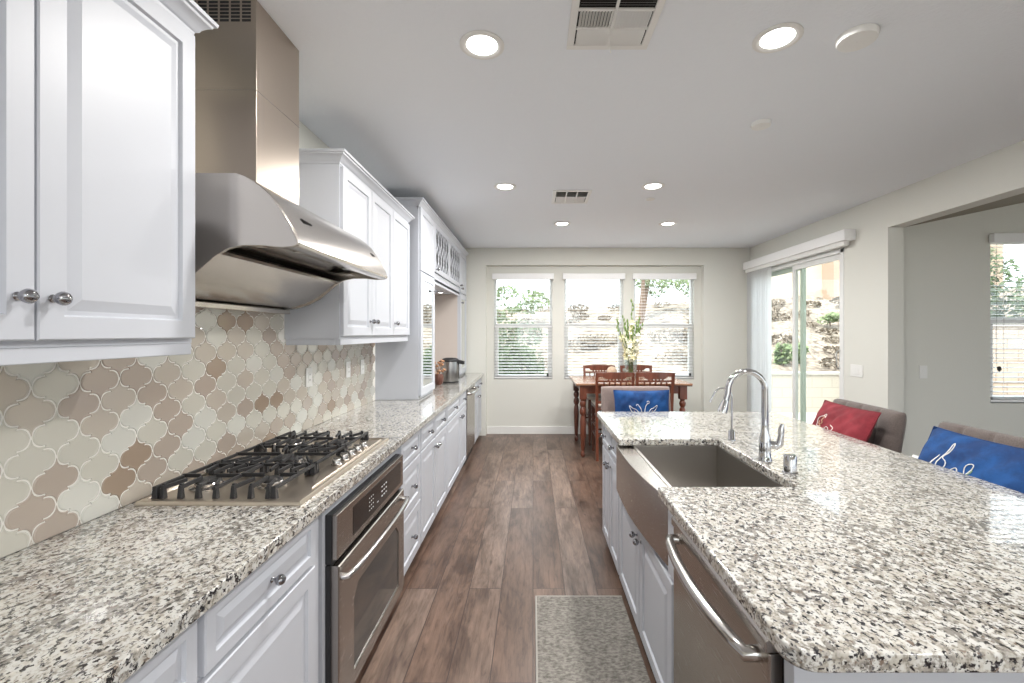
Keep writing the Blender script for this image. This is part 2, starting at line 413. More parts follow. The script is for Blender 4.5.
sash('fixed_panel', XR+.075, XR+.115, 5.345, DY1-f, M['vreflect'])
s1 = sash('sliding_panel', XR+.02, XR+.06, DY0+f, 5.47, M['vinyl'])
MB().tube([(XR+.02, DY0+.075, 1.13), (XR-.015, DY0+.08, 1.135), (XR-.025, DY0+.08, 1.155), (XR-.025, DY0+.08, 1.285), (XR-.015, DY0+.08, 1.305), (XR+.02, DY0+.075, 1.31)], .007, 8).build('door_handle', M['nickel'], s1, smooth=60)
# vertical blind
t = thing('vertical_blind', 'white vertical blind with boxed valance, drawn to the far end of the sliding door', 'blind', (XR-.05, 5.45, 0))
bx(XR-.115, XR-.001, 4.36, 6.47, 2.405, 2.51).build('valance', M['slat'], t, bevel=.004)
bx(XR-.09, XR-.04, 4.40, 6.45, 2.36, 2.404).build('headrail', M['trim'], t)
for k in range(14):
    y = 5.84+k*.044
    a = math.radians(28 + (k % 3)*5)
    MB().obox((XR-.062, y, 1.21), (.044*math.cos(a)*.9, .044*math.sin(a), 0), (-.0012*math.sin(a), .0012*math.cos(a), 0), (0, 0, 1.148)).build('vane', M['slat'], t)
# wall switches
def plate(x, y, z, nx, ny, label, cat, gang=1, kind='rocker', group=None, name='light_switch'):
    t = thing(name, label, cat, (x, y, z), group)
    w = .036*gang + (.01 if gang > 1 else 0)
    def B(u0, u1, z0, z1, d):
        if nx: a, b = sorted((x, x+nx*d)); return MB().box(a, b, y+u0, y+u1, z+z0, z+z1)
        a, b = sorted((y, y+ny*d)); return MB().box(x+u0, x+u1, a, b, z+z0, z+z1)
    B(-w, w, -.058, .058, .006).build('cover_plate', M['plastic'], t, bevel=.002)
    for g in range(gang):
        c = (g-(gang-1)/2)*.046
        p = B(c-.016, c+.016, -.032, .032, .009).build('rocker' if kind == 'rocker' else 'socket_face', M['plastic'], t, bevel=.001)
        if kind != 'rocker':
            q = MB()
            for dz in (-.016, .016):
                for du in (-.006, .006):
                    o = B(c+du-.001, c+du+.001, dz-.005, dz+.005, .0095); b0 = len(q.v); q.add(o.v, o.f)
            q.build('slots', M['blackm'], p)
    return t
plate(XR, 4.35, 1.125, -1, 0, 'white double switch plate on the wall beside the sliding door', 'switch', 2)
plate(3.585, YG, 1.134, 0, -1, 'white single switch on the wall seen through the wide opening', 'switch')
plate(.72, YR, .40, 0, -1, 'low white outlet below the middle window behind the table', 'outlet', 1, 'o', name='power_outlet')

# ------------------------------------------------------------------ cabinet fronts
RING = [(0, 0), (0, .017), (.003, .020), (.052, .020), (.056, .011), (.066, .011), (.092, .0185)]
RINGD = [(0, 0), (0, .017), (.003, .020), (.034, .020), (.037, .011), (.045, .011), (.062, .0185)]
def panel(mb, sx, x, y0, y1, z0, z1, rings=RING, m=0, center=True):
    """raised-panel front in a plane x, facing sx"""
    R = []
    for ins, d in rings:
        X = x+sx*d
        R.append([(X, y0+ins, z0+ins), (X, y1-ins, z0+ins), (X, y1-ins, z1-ins), (X, y0+ins, z1-ins)])
    mb.loft(R, m)
def front(sx, x, y0, y1, z0, z1, parent, name='door', knob=None, rings=None):
    mb = MB(); r = rings or (RING if (z1-z0) > .25 else RINGD)
    panel(mb, sx, x, y0+.0025, y1-.0025, z0, z1, r)
    o = mb.build(name, M['white'], parent)
    if knob: make_knob(sx, x+sx*.02, knob[0], knob[1], o)
    return o
def make_knob(sx, x, y, z, parent, s=1.0):
    MB().lathe([(.008*s, 0), (.009*s, .002*s), (.0045*s, .005*s), (.0045*s, .011*s), (.009*s, .0135*s), (.0135*s, .018*s), (.0155*s, .0245*s), (.0140*s, .031*s), (.0095*s, .036*s), (.003*s, .0385*s)], (x, y, z), (sx, 0, 0), 18).build('knob', M['knob'], parent, smooth=60)
def crown(mb, xw, xf, y0, y1, z, prof, ends=(1, 1), sx=1):
    R = []
    for o, h in prof:
        a = y0-(o if ends[0] else 0); b = y1+(o if ends[1] else 0)
        R.append([(xw, a, z+h), (xf+sx*o, a, z+h), (xf+sx*o, b, z+h), (xw, b, z+h)])
    mb.loft(R)
CROWN = [(-.01, 0), (.004, 0), (.006, .009), (.014, .014), (.018, .023), (.031, .037), (.038, .041), (.040, .048), (.048, .051), (.050, .062), (-.01, .062)]
# upper cabinets
def upper(y0, y1, splits, knobs, label, ztop):
    t = thing('wall_cabinet', label, 'cabinet', (XL, (y0+y1)/2, 1.43))
    bx(XL+.002, -1.06, y0, y1, 1.46, ztop+.02).build('cabinet_body', M['white'], t)
    mb = MB(); crown(mb, XL+.002, -1.06, y0, y1, ztop, CROWN); mb.build('crown_molding', M['white'], t, smooth=40)
    MB().box(-1.085, -1.055, y0+.006, y1-.006, 1.425, 1.4595).box(XL+.01, -1.085, y1-.03, y1-.006, 1.425, 1.4595).box(XL+.01, -1.085, y0+.006, y0+.03, 1.425, 1.4595).build('light_rail', M['white'], t, bevel=.003)
    for i in range(len(splits)-1):
        front(1, -1.0595, splits[i], splits[i+1], 1.475, ztop-.012, t, 'door', (knobs[i], 1.565))
    return t
upper(.075, 1.385, [.083, .51, .935, 1.378], [.47, .898, .964], 'white wall cabinet with chrome knobs nearest the camera, left of the range hood', 2.418)
upper(2.438, 3.77, [2.446, 2.88, 3.315, 3.762], [2.845, 2.918, 3.352], 'white three-door wall cabinet with crown, between range hood and hutch', 2.418)

# hutch standing on the counter
HX = -.985
t = thing('hutch_cabinet', 'tall white hutch standing on the counter with open niche and patterned glass doors', 'cabinet', (XL, 5.1, .915))
hy = [3.84, 4.39, 5.16, 5.94, 6.47]; hz = 2.605
mb = MB()
mb.box(XL+.002, HX, 3.84, 3.86, .917, hz).box(XL+.002, HX, 4.37, 4.39, .917, hz).box(XL+.002, HX, 5.94, 5.96, .917, hz).box(XL+.002, HX, 6.45, 6.47, .917, hz)
mb.box(XL+.002, HX, 3.86, 6.45, hz-.02, hz).box(XL+.002, HX, 3.86, 6.45, 2.01, 2.035)
mb.box(XL+.002, XL+.014, 3.86, 4.37, .917, hz).box(XL+.002, XL+.014, 5.96, 6.45, .917, hz).box(XL+.002, XL+.014, 4.39, 5.94, 2.035, hz)
mb.box(HX-.02, HX, 4.39, 5.94, 1.985, 2.097)
mb.box(HX-.02, HX+.0, 3.84, 6.47, 2.57, hz).box(XL+.002, HX-.001, 3.86, 4.37, .917, .935).box(XL+.002, HX-.001, 5.96, 6.45, .917, .935)
mb.build('cabinet_body', M['white'], t, bevel=.0015)
MB().box(XL+.0145, XL+.018, 4.39, 5.936, .93, 2.009).box(XL+.0185, HX-.022, 5.936, 5.9395, .93, 2.009).build('niche_lining', M['niche'], t)
mb = MB(); crown(mb, XL+.002, HX, 3.84, 6.47, hz-.02, CROWN, (1, 0)); mb.build('crown_molding', M['white'], t, smooth=40)
front(1, HX+.0005, 3.848, 4.385, 2.035, 2.585, t, 'upper_door')
front(1, HX+.0005, 5.945, 6.462, 2.035, 2.585, t, 'upper_door', (5.985, 2.09))
def glass_door(y0, y1, z0, z1, ky, kz, lattice, name, w=.055):
    x = HX+.0005
    o = MB().box(x, x+.02, y0, y0+w, z0, z1).box(x, x+.02, y1-w, y1, z0, z1).box(x, x+.02, y0+w, y1-w, z0, z0+w).box(x, x+.02, y0+w, y1-w, z1-w, z1).build(name, M['white'], t, bevel=.003)
    bx(x+.008, x+.012, y0+w-.004, y1-w+.004, z0+w-.004, z1-w+.004).build('glass_panel', M['panel'] if lattice else M['mirror'], o)
    if lattice:
        L = MB(); a, b, c, d = y0+w, y1-w, z0+w, z1-w; n = 5; st = (b-a)/n; m2 = round((d-c)/st/1.3); sz = (d-c)/m2
        for i in range(n):
            for j in range(m2):
                cy, cz = a+(i+.5)*st, c+(j+.5)*sz
                P = []
                for k in range(25):
                    th = 2*PI*k/24; rr = .5+.07*math.cos(4*th)
                    P.append((x+.015, cy+st*rr*math.sin(th)*.97, cz+sz*rr*math.cos(th)*.97))
                L.tube(P, .0055, 4, cap=False)
        L.build('lattice', M['white'], o)
    make_knob(1, x+.02, ky, kz, o)
glass_door(4.395, 5.157, 2.10, 2.585, 4.43, 2.125, True, 'lattice_door', .05)
glass_door(5.163, 5.937, 2.10, 2.585, 5.90, 2.125, True, 'lattice_door', .05)
glass_door(3.848, 4.385, .945, 2.025, 4.35, 1.90, False, 'mirror_door', .07)
glass_door(5.945, 6.462, .945, 2.025, 5.985, 1.90, False, 'mirror_door', .07)
for k, y in enumerate((4.75, 5.55)):
    p = thing('puck_light', ['small round puck light under the hutch niche top, nearer one', 'small round puck light under the hutch niche top, farther one'][k], 'light', (-1.15, y, 2.01))
    MB().lathe([(.035, -.0005), (.035, -.012), (.028, -.014)], (-1.15, y, 2.01)).build('housing', M['nickel'], p, smooth=40)
    MB().lathe([(.026, -.0142), (.024, -.016), (.01, -.017)], (-1.15, y, 2.01)).build('lens', M['lamp'], p, smooth=40)

# base cabinets along the left wall
FX = -.77       # carcass face; fronts reach -.75
def base_unit(y0, y1, cols, label, sx=1, face=FX, back=XL+.002, ztop=.872, three=False, drawers=True, dz=(.703, .862), zd0=.075, zd1=.69, kpair=True, zk=None, solo=None):
    t = thing('base_cabinet', label, 'cabinet', ((face+back)/2, (y0+y1)/2, 0))
    a, b = sorted((back, face))
    bx(a, b, y0, y1, .055, ztop).build('cabinet_body', M['white'], t)
    a2, b2 = sorted((back, face-sx*.03)); bx(a2, b2, y0, y1, 0, .054).build('toe_kick', M['white'], t)
    for i in range(len(cols)-1):
        p, q = cols[i]+.004, cols[i+1]-.004; mid = (p+q)/2
        if three:
            for z0, z1 in ((.703, .862), (.40, .69), (.075, .387)): front(sx, face+sx*.0005, p, q, z0, z1, t, 'drawer', (mid, (z0+z1)/2))
            continue
        if drawers: front(sx, face+sx*.0005, p, q, dz[0], dz[1], t, 'drawer', (mid, sum(dz)/2))
        n = len(cols)-1
        side = solo if n == 1 else (1 if i % 2 == 0 else -1)
        ky = q-.035 if side == 1 else p+.035
        front(sx, face+sx*.0005, p, q, zd0, zd1, t, 'door', (ky, zd1-.06 if zk is None else zk))
    return t
base_unit(-.15, 1.01, [-.145, .43, 1.005], 'white base cabinet nearest the camera under the left counter')
base_unit(1.012, 1.60, [1.015, 1.545], 'white base cabinet with one wide drawer just in front of the wall oven', solo=-1)
base_unit(2.53, 2.985, [2.535, 2.98], 'white three-drawer base cabinet just beyond the oven', three=True)
base_unit(2.987, 3.89, [2.99, 3.435, 3.885], 'white two-door base cabinet between the drawer stack and the narrow door unit')
base_unit(3.892, 5.02, [3.895, 4.61, 5.015], 'white base cabinet just before the far steel dishwasher')
base_unit(5.69, 6.48, [5.70, 6.09, 6.475], 'white base cabinet at the far end of the left counter by the back wall')

# oven
t = thing('wall_oven', 'stainless steel oven with curved bar handle below the cooktop', 'oven', (-1.0, 2.06, 0))
OY0, OY1 = 1.655, 2.50
bx(XL+.05, -.772, OY0-.02, OY1+.025, .055, .872).build('cabinet_surround', M['white'], t)
bx(XL+.05, -.80, OY0-.02, OY1+.025, 0, .054).build('toe_kick', M['white'], t)
MB().box(-.7715, -.748, OY0, OY1, .63, .815).box(-.7715, -.752, OY0, OY1, .035, .625).build('oven_body', M['blackm'], t, bevel=.002)
cp = bx(-.748, -.728, OY0+.004, OY1-.002, .645, .812).build('control_panel', M['steeld'], t, bevel=.003)
bx(-.728, -.7265, OY0+.15, OY1-.05, .672, .787).build('display', M['black'], cp)
kb = MB()
for i in range(3):
    for j in range(4): kb.box(-.7265, -.7262, 1.98+i*.022, 1.988+i*.022, .70+j*.018, .7045+j*.018)
for i in range(3):
    for j in range(3): kb.box(-.7265, -.7262, 2.14+i*.03, 2.155+i*.03, .705+j*.022, .711+j*.022)
kb.box(-.7265, -.7262, 2.08, 2.10, .70, .703)
kb.build('touch_keys', M['sensor'], cp)
# door with window opening (chamfered top corners)
wy0, wy1, wz0, wz1 = 1.80, 2.40, .13, .468; ch = .05
outer = [(OY0+.006, .07), (OY1-.004, .07), (OY1-.004, .622), (OY0+.006, .622)]
o8 = [(OY0+.006, .07), (2.1, .07), (OY1-.004, .07), (OY1-.004, .35), (OY1-.004, .622), (2.1, .622), (OY0+.006, .622), (OY0+.006, .35)]
i8 = [(wy0, wz0), (2.1, wz0), (wy1, wz0), (wy1, wz1-ch), (wy1-ch*.9, wz1), (2.1, wz1), (wy0+ch*.9, wz1), (wy0, wz1-ch)]
mb = MB()
xs = (-.7515, -.722)
V = [(xs[0], *p) for p in o8] + [(xs[1]-.004, *p) for p in o8] + [(xs[1], p[0]+(.004 if p[0] < 2 else -.004 if p[0] > 2.2 else 0), p[1]+(.004 if p[1] < .1 else -.004 if p[1] > .6 else 0)) for p in o8] + [(xs[1], *p) for p in i8] + [(xs[1]-.006, *p) for p in i8]
Fc = []
for L in range(4):
    for k in range(8):
        q = (k+1) % 8; Fc.append((L*8+k, L*8+q, (L+1)*8+q, (L+1)*8+k))
mb.add(V, Fc); od = mb.build('oven_door', M['steeld'], t, smooth=30)
MB().loft([[(-.745, *p) for p in i8], [(-.727, *p) for p in i8]]).build('door_window', M['ovenglass'], od)
hp = []
for i in range(17):
    s = i/16; y = OY0+.03+s*(OY1-OY0-.05); hp.append((-.722+.052*math.sin(PI*min(1, max(0, .06+s*.88)))**.45, y, .572+.012*math.sin(PI*s)))
MB().tube([(-.722, OY0+.03, .572)]+hp+[(-.722, OY1-.02, .572)], .0135, 12).build('door_handle', M['nickel'], od, smooth=60)
bx(-.7715, -.735, OY0, OY1, .0555, .066).build('vent_trim', M['steeld'], t)

# far dishwasher in the left run and dishwasher in the island
def dishwasher(sx, xf, back, y0, y1, label, m):
    t = thing('dishwasher', label, 'dishwasher', ((xf+back)/2, (y0+y1)/2, 0))
    a, b = sorted((back, xf-sx*.03)); bx(a, b, y0+.006, y1-.006, .01, .868).build('tub', M['blackm'], t)
    a, b = sorted((xf-sx*.03, xf)); d = bx(a, b, y0+.004, y1-.004, .10, .83).build('door_panel', m, t, bevel=.004)
    a, b = sorted((xf-sx*.03, xf+sx*.008))
    poly = [(a, .832), (b, .832), (b+0*sx, .856), ((a+b)/2+sx*.008, .866), (a, .866)] if sx > 0 else [(b, .832), (a, .832), (a, .856), ((a+b)/2-.008, .866), (b, .866)]
    MB().prism(poly, 'y', y0+.004, y1-.004).build('top_trim', m, t, bevel=.003)
    hp = [(xf, y0+.05, .80)]
    for i in range(15):
        s = i/14; hp.append((xf+sx*.055*math.sin(PI*(.08+s*.84))**.5, y0+.05+s*(y1-y0-.10), .80+.0*s))
    hp.append((xf, y1-.05, .80))
    MB().tube(hp, .0165, 12).build('door_handle', M['nickel'], d, smooth=60)
    a, b = sorted((back, xf-sx*.045)); bx(a, b, y0+.006, y1-.006, 0, .0095).build('feet', M['blackm'], t)
    return t
dishwasher(1, -.742, XL+.05, 5.025, 5.685, 'stainless dishwasher far down the left counter run', M['steeld'])

# left countertop
mb = MB(); mb.box(XL+.002, -.719, -.20, 6.495, .875, .915)
setp(mb.build('countertop', M['granite'], bevel=.004, loc=(-1.03, 3.1, .875)), 'long granite countertop along the left wall under the hood', 'countertop')

# ------------------------------------------------------------------ backsplash of lantern tiles
def lantern(W, Hh, g=.0016):
    A = .135
    P0, P1 = Vector((0, Hh/2)), Vector((W/2, 0)); d = P1-P0; L = d.length; t = d/L; n = Vector((-t.y, t.x))   # n points outward-ish (up-right)
    E = []
    SS = [0, .02, .06, .11, .17, .23, .29, .35, .40, .44, .465, .49, .51, .535, .56, .60, .65, .71, .77, .83, .89, .94, .98]
    for s in SS:
        if s < .5:
            q = s/.46 if s < .46 else 1; off = -.092*L*abs(math.sin(PI*q))**.85 + .040*L*q**6 if q > 0 else 0
        else:
            q = (1-s)/.46 if s > .54 else 1; off = .092*L*abs(math.sin(PI*q))**.85 - .040*L*q**6 if q > 0 else 0
        # little notch at the middle
        e = P0+d*s+n*off
        E.append(e)
    def quad(f): return [f(e) for e in E]
    q1 = E
    pts = list(q1)
    pts += [Vector((e.x, -e.y)) for e in ([P1]+E[::-1])[:-1]]
    bot = Vector((0, -Hh/2))
    pts += [bot] + [Vector((-e.x, -e.y)) for e in E[1:]]
    pts += [Vector((-P1.x, 0))] + [Vector((-e.x, e.y)) for e in E[::-1][:-1]]
    return pts
TW, TH = .1284, .135
pts = lantern(TW, TH)
sc0 = .948
t = thing('tile_backsplash', 'beige and ivory lantern-shaped tile backsplash along the left wall', 'backsplash', (XL, 1.8, .915))
y0b, y1b, z0b = -.2, 3.838, .917
bm = bmesh.new(); ii = 0
cols = int((y1b-y0b)/(TW/2))+3
trng = random.Random(11)
for i in range(cols):
    cy = 1.206 - TW/2*24 + i*TW/2
    if cy < y0b-TW/2 or cy > y1b+TW/2: continue
    for j in range(14):
        if (i+j) % 2: continue
        cz = 1.274 + (j-6)*TH/2
        if cz < z0b-.07 or cz > 1.73: continue
        mi = trng.choices(range(1, 6), [30, 27, 22, 5, 16])[0]
        rings = []
        for s, dx in ((sc0, .005), (sc0, .0078), (sc0*.965, .0098), (.86, .0106), (.82, .0088)):
            rings.append([bm.verts.new((XL+dx, cy+p.x*s, cz+p.y*s)) for p in pts])
        n = len(pts)
        for a, b in zip(rings, rings[1:]):
            for k in range(n):
                f_ = bm.faces.new((a[k], a[(k+1) % n], b[(k+1) % n], b[k])); f_.material_index = mi-1
        f_ = bm.faces.new(rings[-1]); f_.material_index = mi-1
bmesh.ops.recalc_face_normals(bm, faces=bm.faces)
for f_ in bm.faces: f_.smooth = len(f_.verts) < 5
def cut(bm, co, no):
    bmesh.ops.bisect_plane(bm, geom=bm.verts[:]+bm.edges[:]+bm.faces[:], plane_co=co, plane_no=no, clear_outer=True)
cut(bm, (0, 0, z0b), (0, 0, -1)); cut(bm, (0, y1b, 0), (0, 1, 0)); cut(bm, (0, y0b, 0), (0, -1, 0)); cut(bm, (0, 0, 1.604), (0, 0, 1))
# tiles stop under the wall cabinets
dead = [f_ for f_ in bm.faces if f_.calc_center_median().z > 1.46 and not (1.40 < f_.calc_center_median().y < 2.425)]
bmesh.ops.delete(bm, geom=dead, context='FACES')
me = bpy.data.meshes.new('tiles')
org = ORG[t.name]
for v in bm.verts: v.co -= org
bm.to_mesh(me); bm.free()
for k in ('t1', 't2', 't3', 't4', 't5'): me.materials.append(M[k])
o = bpy.data.objects.new('tiles', me); C.objects.link(o); o.parent = t
MB().box(XL+.001, XL+.0076, y0b, y1b, z0b, 1.457).box(XL+.001, XL+.0076, 1.387, 2.436, 1.458, 1.604).build('grout_bed', M['grout'], t)
for k, (y, lab) in enumerate(((2.69, 'white outlet on the tile backsplash, first one beyond the range hood'), (3.26, 'white outlet on the tile backsplash, middle of three'), (3.53, 'white outlet on the tile backsplash, closest to the hutch'))):
    plate(XL+.0115, y, 1.225, 1, 0, lab, 'outlet', 1, 'o', name='power_outlet')
plate(XL+.0115, .9, 1.225, 1, 0, 'white outlet on the backsplash under the nearest wall cabinet', 'outlet', 1, 'o', name='power_outlet') if False else None

# ------------------------------------------------------------------ range hood
t = thing('range_hood', 'stainless steel chimney range hood over the cooktop', 'range hood', (XL, 1.93, 1.6))
HY0, HY1 = 1.476, 2.39
top = [(-1.352, 2.022), (-.985, 2.022), (-.955, 2.012), (-.925, 1.995), (-.897, 1.974), (-.866, 1.946), (-.839, 1.908), (-.806, 1.855), (-.785, 1.812), (-.778, 1.792)]
lip = [(-.781, 1.782), (-.80, 1.776)]
bot = [(-.839, 1.775), (-.90, 1.781), (-.96, 1.781), (-1.01, 1.770), (-1.05, 1.747), (-1.09, 1.712), (-1.14, 1.670), (-1.20, 1.640), (-1.26, 1.622), (-1.352, 1.615)]
prof = top+lip+bot
for a, b in ((HY0, HY0+.012), (HY1-.012, HY1)):
    MB().prism(prof, 'y', a, b).build('end_panel', M['steelh'], t, bevel=.003)
# canopy shell: curved top skin with thickness
skin = top+lip
inner = [(x-.012 if x > -1.0 else x, z-.014) for x, z in top[1:]]
poly = top + lip + [(-.84, 1.782), (-.84, 1.80)] + inner[::-1][1:] + [(-1.352, 2.008)]
MB().prism(poly, 'y', HY0+.0125, HY1-.0125).build('canopy', M['steelh'], t, smooth=35)
# interior: recess with baffle and curved back panel
b2 = [(-.84, 1.800), (-.90, 1.806), (-.93, 1.806)]
MB().prism([(-.842, 1.800), (-.93, 1.806), (-.935, 1.830), (-.842, 1.86)], 'y', HY0+.0125, HY1-.0125).build('front_channel', M['steelh'], t, bevel=.002)
MB().prism([(-.936, 1.85), (-1.10, 1.79), (-1.10, 1.80), (-.936, 1.865)], 'y', HY0+.10, HY1-.10).build('baffle_filter', M['steeld'], t)
MB().box(-1.10, -.936, HY0+.0125, HY0+.10, 1.792, 1.80).box(-1.10, -.936, HY1-.10, HY1-.0125, 1.792, 1.80).build('filter_frame', M['steelh'], t)
bp = [(-1.05, 1.756), (-1.09, 1.721), (-1.14, 1.679), (-1.20, 1.648), (-1.26, 1.629), (-1.30, 1.621), (-1.35, 1.618)]
MB().prism(bp+[(x, z+.012) for x, z in bp[::-1]], 'y', HY0+.0125, HY1-.0125).build('back_panel', M['steelh'], t, smooth=40)
bx(-1.346, -1.300, HY0, HY1, 1.592, 1.6145).build('rear_rail', M['steel'], t, bevel=.003)
bx(-1.352, -1.05, HY0+.0125, HY1-.0125, 1.80, 1.81).build('liner', M['steeld'], t)
for k, y in enumerate((1.72, 2.15)):
    MB().lathe([(.035, 0), (.035, -.006), (.026, -.008)], (-.886, y, 1.805)).build('hood_lamp', M['nickel'], t, smooth=40)
# brand script: small dark flourish (not legible in the photograph)
def on_canopy(y, s):     # point on the curved front, s along height
    z = s
    for (x1, z1), (x2, z2) in zip(top, top[1:]):
        if z2 <= z <= z1: q = (z1-z)/(z1-z2); return (x1+(x2-x1)*q+.0015, y, z)
    return (-.80, y, z)
sc_ = MB()
for y0_, n_ in ((1.60, 6), (2.29, 4)):
    P = []
    for i in range(40):
        s = i/39; P.append(on_canopy(y0_+s*.012*n_, 1.895+.006*math.sin(s*n_*2*PI)*(1.4-s)))
    sc_.tube(P, .0016, 5)
sc_.build('script_badge', M['black'], t)
cy0, cy1 = 1.66, 1.965
bx(XL+.002, -1.03, cy0, cy1, 2.0225, H-.001).build('chimney', M['steelv'], t, bevel=.002)
vm = MB()
for i in range(6):
    for j in range(6): vm.box(-1.050-i*.041-.033, -1.050-i*.041, cy0-.0008, cy0+.001, 2.718-j*.0135, 2.727-j*.0135)
for i in range(6):
    for j in range(0): pass
vm.build('vent_slots', M['dark'], t)
bx(XL+.003, -1.0295, cy0-.0005, cy1+.0005, 2.395, 2.397).build('chimney_seam', M['steeld'], t)

# ------------------------------------------------------------------ gas cooktop
t = thing('gas_cooktop', 'stainless five-burner gas cooktop with black iron grates set in the left counter', 'cooktop', (-1.04, 1.94, .915))
CY0, CY1, CX0, CX1 = 1.485, 2.40, -1.328, -.775
o = [(CX0, CY0), (CX1, CY0), (CX1, CY1), (CX0, CY1)]
def rect(i, z, f=0): return [(CX0+i, CY0+i, z), (CX1-i-f, CY0+i, z), (CX1-i-f, CY1-i, z), (CX0+i, CY1-i, z)]
MB().loft([rect(0, .9155), rect(0, .922), rect(.004, .929), rect(.020, .931), rect(.026, .923, 0)]).build('burner_tray', M['cook'], t, smooth=30)
kc = [(-.793, 1.60), (-.793, 2.34), (-.865, 2.24), (-.865, 1.82)]
cons = MB().loft([[(x, y, .9235) for x, y in kc], [(x, y, .934) for x, y in kc], [(x+(.006 if x < -.83 else -.003), y+(.008 if y < 2 else -.008), .937) for x, y in kc]]).build('knob_console', M['cook'], t, bevel=.002)
for k in range(5):
    y = 1.875+k*.073
    kn = MB().lathe([(.021, 0), (.022, .004), (.018, .007), (.0175, .024), (.015, .027), (.002, .0275)], (-.825, y, .937), n=20).build('knob', M['nickel'], t, smooth=45)
    bx(-.840, -.810, y-.003, y+.003, .9635, .969).build('knob_grip', M['nickel'], kn, bevel=.0015)
burn = [(-1.20, 1.65, .040), (-.97, 1.66, .034), (-1.07, 1.945, .055), (-1.20, 2.24, .034), (-.97, 2.23, .040)]
for x, y, rr in burn:
    b = MB().lathe([(rr*1.5, 0), (rr*1.5, .004), (rr*1.1, .008), (rr*1.1, .016), (rr, .020)], (x, y, .9235), n=24).build('burner', M['nickel'], t, smooth=40)
    MB().lathe([(rr*1.02, .0202), (rr*1.04, .026), (rr*.9, .030), (.002, .031)], (x, y, .9235), n=24).build('burner_cap', M['iron'], b, smooth=40)
def grate(y0, y1, x0, x1, centers):
    g = MB(); zt = .968; w = .0055
    g.box(x0, x1, y1-2*w, y1, zt-.012, zt) if y1 < 2.1 else None
    for x in (x0+w, x1-w): g.box(x-w, x+w, y0, y1, zt-.012, zt)
    xm = (x0+x1)/2
    if len(centers) > 1: g.box(xm-w, xm+w, y0, y1, zt-.012, zt)
    for x in (x0+w*1.5, x1-w*1.5):
        for y in (y0+w*1.5, y1-w*1.5):
            g.loft([[(x-.011, y-.011, .9238), (x+.011, y-.011, .9238), (x+.011, y+.011, .9238), (x-.011, y+.011, .9238)], [(x-.007, y-.007, zt), (x+.007, y-.007, zt), (x+.007, y+.007, zt), (x-.007, y+.007, zt)]])
    # legs along the outer edges with turned-up tips
    n = 7
    for i in range(n):
        x = x0+.03+i*(x1-x0-.06)/(n-1)
        for y, s in ((y0+w, 1), (y1-w, -1)):
            g.loft([[(x-.008, y-s*.004, .9238), (x+.008, y-s*.004, .9238), (x+.008, y+s*.016, .9238), (x-.008, y+s*.016, .9238)],
                    [(x-.006, y, zt-.004), (x+.006, y, zt-.004), (x+.006, y+s*.013, zt-.004), (x-.006, y+s*.013, zt-.004)],
                    [(x-.005, y+s*.006, zt+.008), (x+.005, y+s*.006, zt+.008), (x+.005, y+s*.018, zt+.006), (x-.005, y+s*.018, zt+.006)]])
            if True:
                c = min(centers, key=lambda q: abs(q[0]-x)); ye = y+s*(abs(c[1]-y)-.028-.02*(abs(c[0]-x) > .05))
                g.loft([[(x-.005, y, zt-.012), (x+.005, y, zt-.012), (x+.005, y, zt+.002), (x-.005, y, zt+.002)],
                        [(x-.0035+(c[0]-x)*.35, ye, zt-.010), (x+.0035+(c[0]-x)*.35, ye, zt-.010), (x+.0035+(c[0]-x)*.35, ye, zt+.004), (x-.0035+(c[0]-x)*.35, ye, zt+.004)]])
    for cx, cy, _ in centers:
        for s in (-1, 1):
            xe = x0 if s < 0 else x1
            if len(centers) > 1 and ((cx < xm and s > 0) or (cx > xm and s < 0)): xe = xm
            g.box(min(xe, cx+s*.03), max(xe, cx+s*.03), cy-.004, cy+.004, zt-.011, zt+.003)
    return g.build('grate', M['iron'], t, bevel=.0015, seg=1)
grate(1.515, 1.80, -1.295, -.875, [burn[0], burn[1]])
grate(1.805, 2.085, -1.295, -.875, [burn[2]])
grate(2.09, 2.375, -1.295, -.875, [burn[3], burn[4]])

# things on the left counter
c = (-.968, 5.22)
t = thing('water_dispenser', 'steel electric hot water pot with black lid on the far counter', 'water boiler', (*c, .915))
MB().lathe([(.096, .0005), (.100, .004), (.100, .018)], (*c, .915), n=32).build('base_ring', M['blackm'], t, smooth=40)
MB().lathe([(.098, .018), (.100, .022), (.099, .20), (.093, .245)], (*c, .915), n=32).build('pot_body', M['pot'], t, smooth=50)
MB().lathe([(.094, .245), (.098, .248), (.100, .262), (.09, .278), (.06, .288), (.002, .291)], (*c, .915), n=32).build('lid', M['blackm'], t, smooth=50)
MB().loft([[(c[0]+.03, c[1]-.04, 1.15), (c[0]+.03, c[1]+.04, 1.15), (c[0]+.03, c[1]+.04, 1.197), (c[0]+.03, c[1]-.04, 1.197)],
           [(c[0]+.165, c[1]-.028, 1.125), (c[0]+.165, c[1]+.028, 1.125), (c[0]+.165, c[1]+.028, 1.165), (c[0]+.165, c[1]-.028, 1.165)]]).build('spout', M['blackm'], t, bevel=.008)
MB().tube([(c[0]-.10, c[1], 1.16), (c[0]-.118, c[1]-.01, 1.16), (c[0]-.122, c[1]-.01, 1.13)], .012, 8).build('carry_handle', M['blackm'], t, smooth=60)
bx(c[0]+.096, c[0]+.104, c[1]-.012, c[1]+.012, .96, 1.14).build('level_window', M['black'], t)
c = (-1.055, 4.985)
t = thing('dried_flower_arrangement', 'dried brown and orange flowers in a dark pot beside the hot water pot', 'flowers', (*c, .915))
MB().lathe([(.035, .0005), (.05, .03), (.055, .09), (.045, .12)], (*c, .915), n=20).build('pot', M['cherryd'], t, smooth=50)
fm = MB(); fr = random.Random(5)
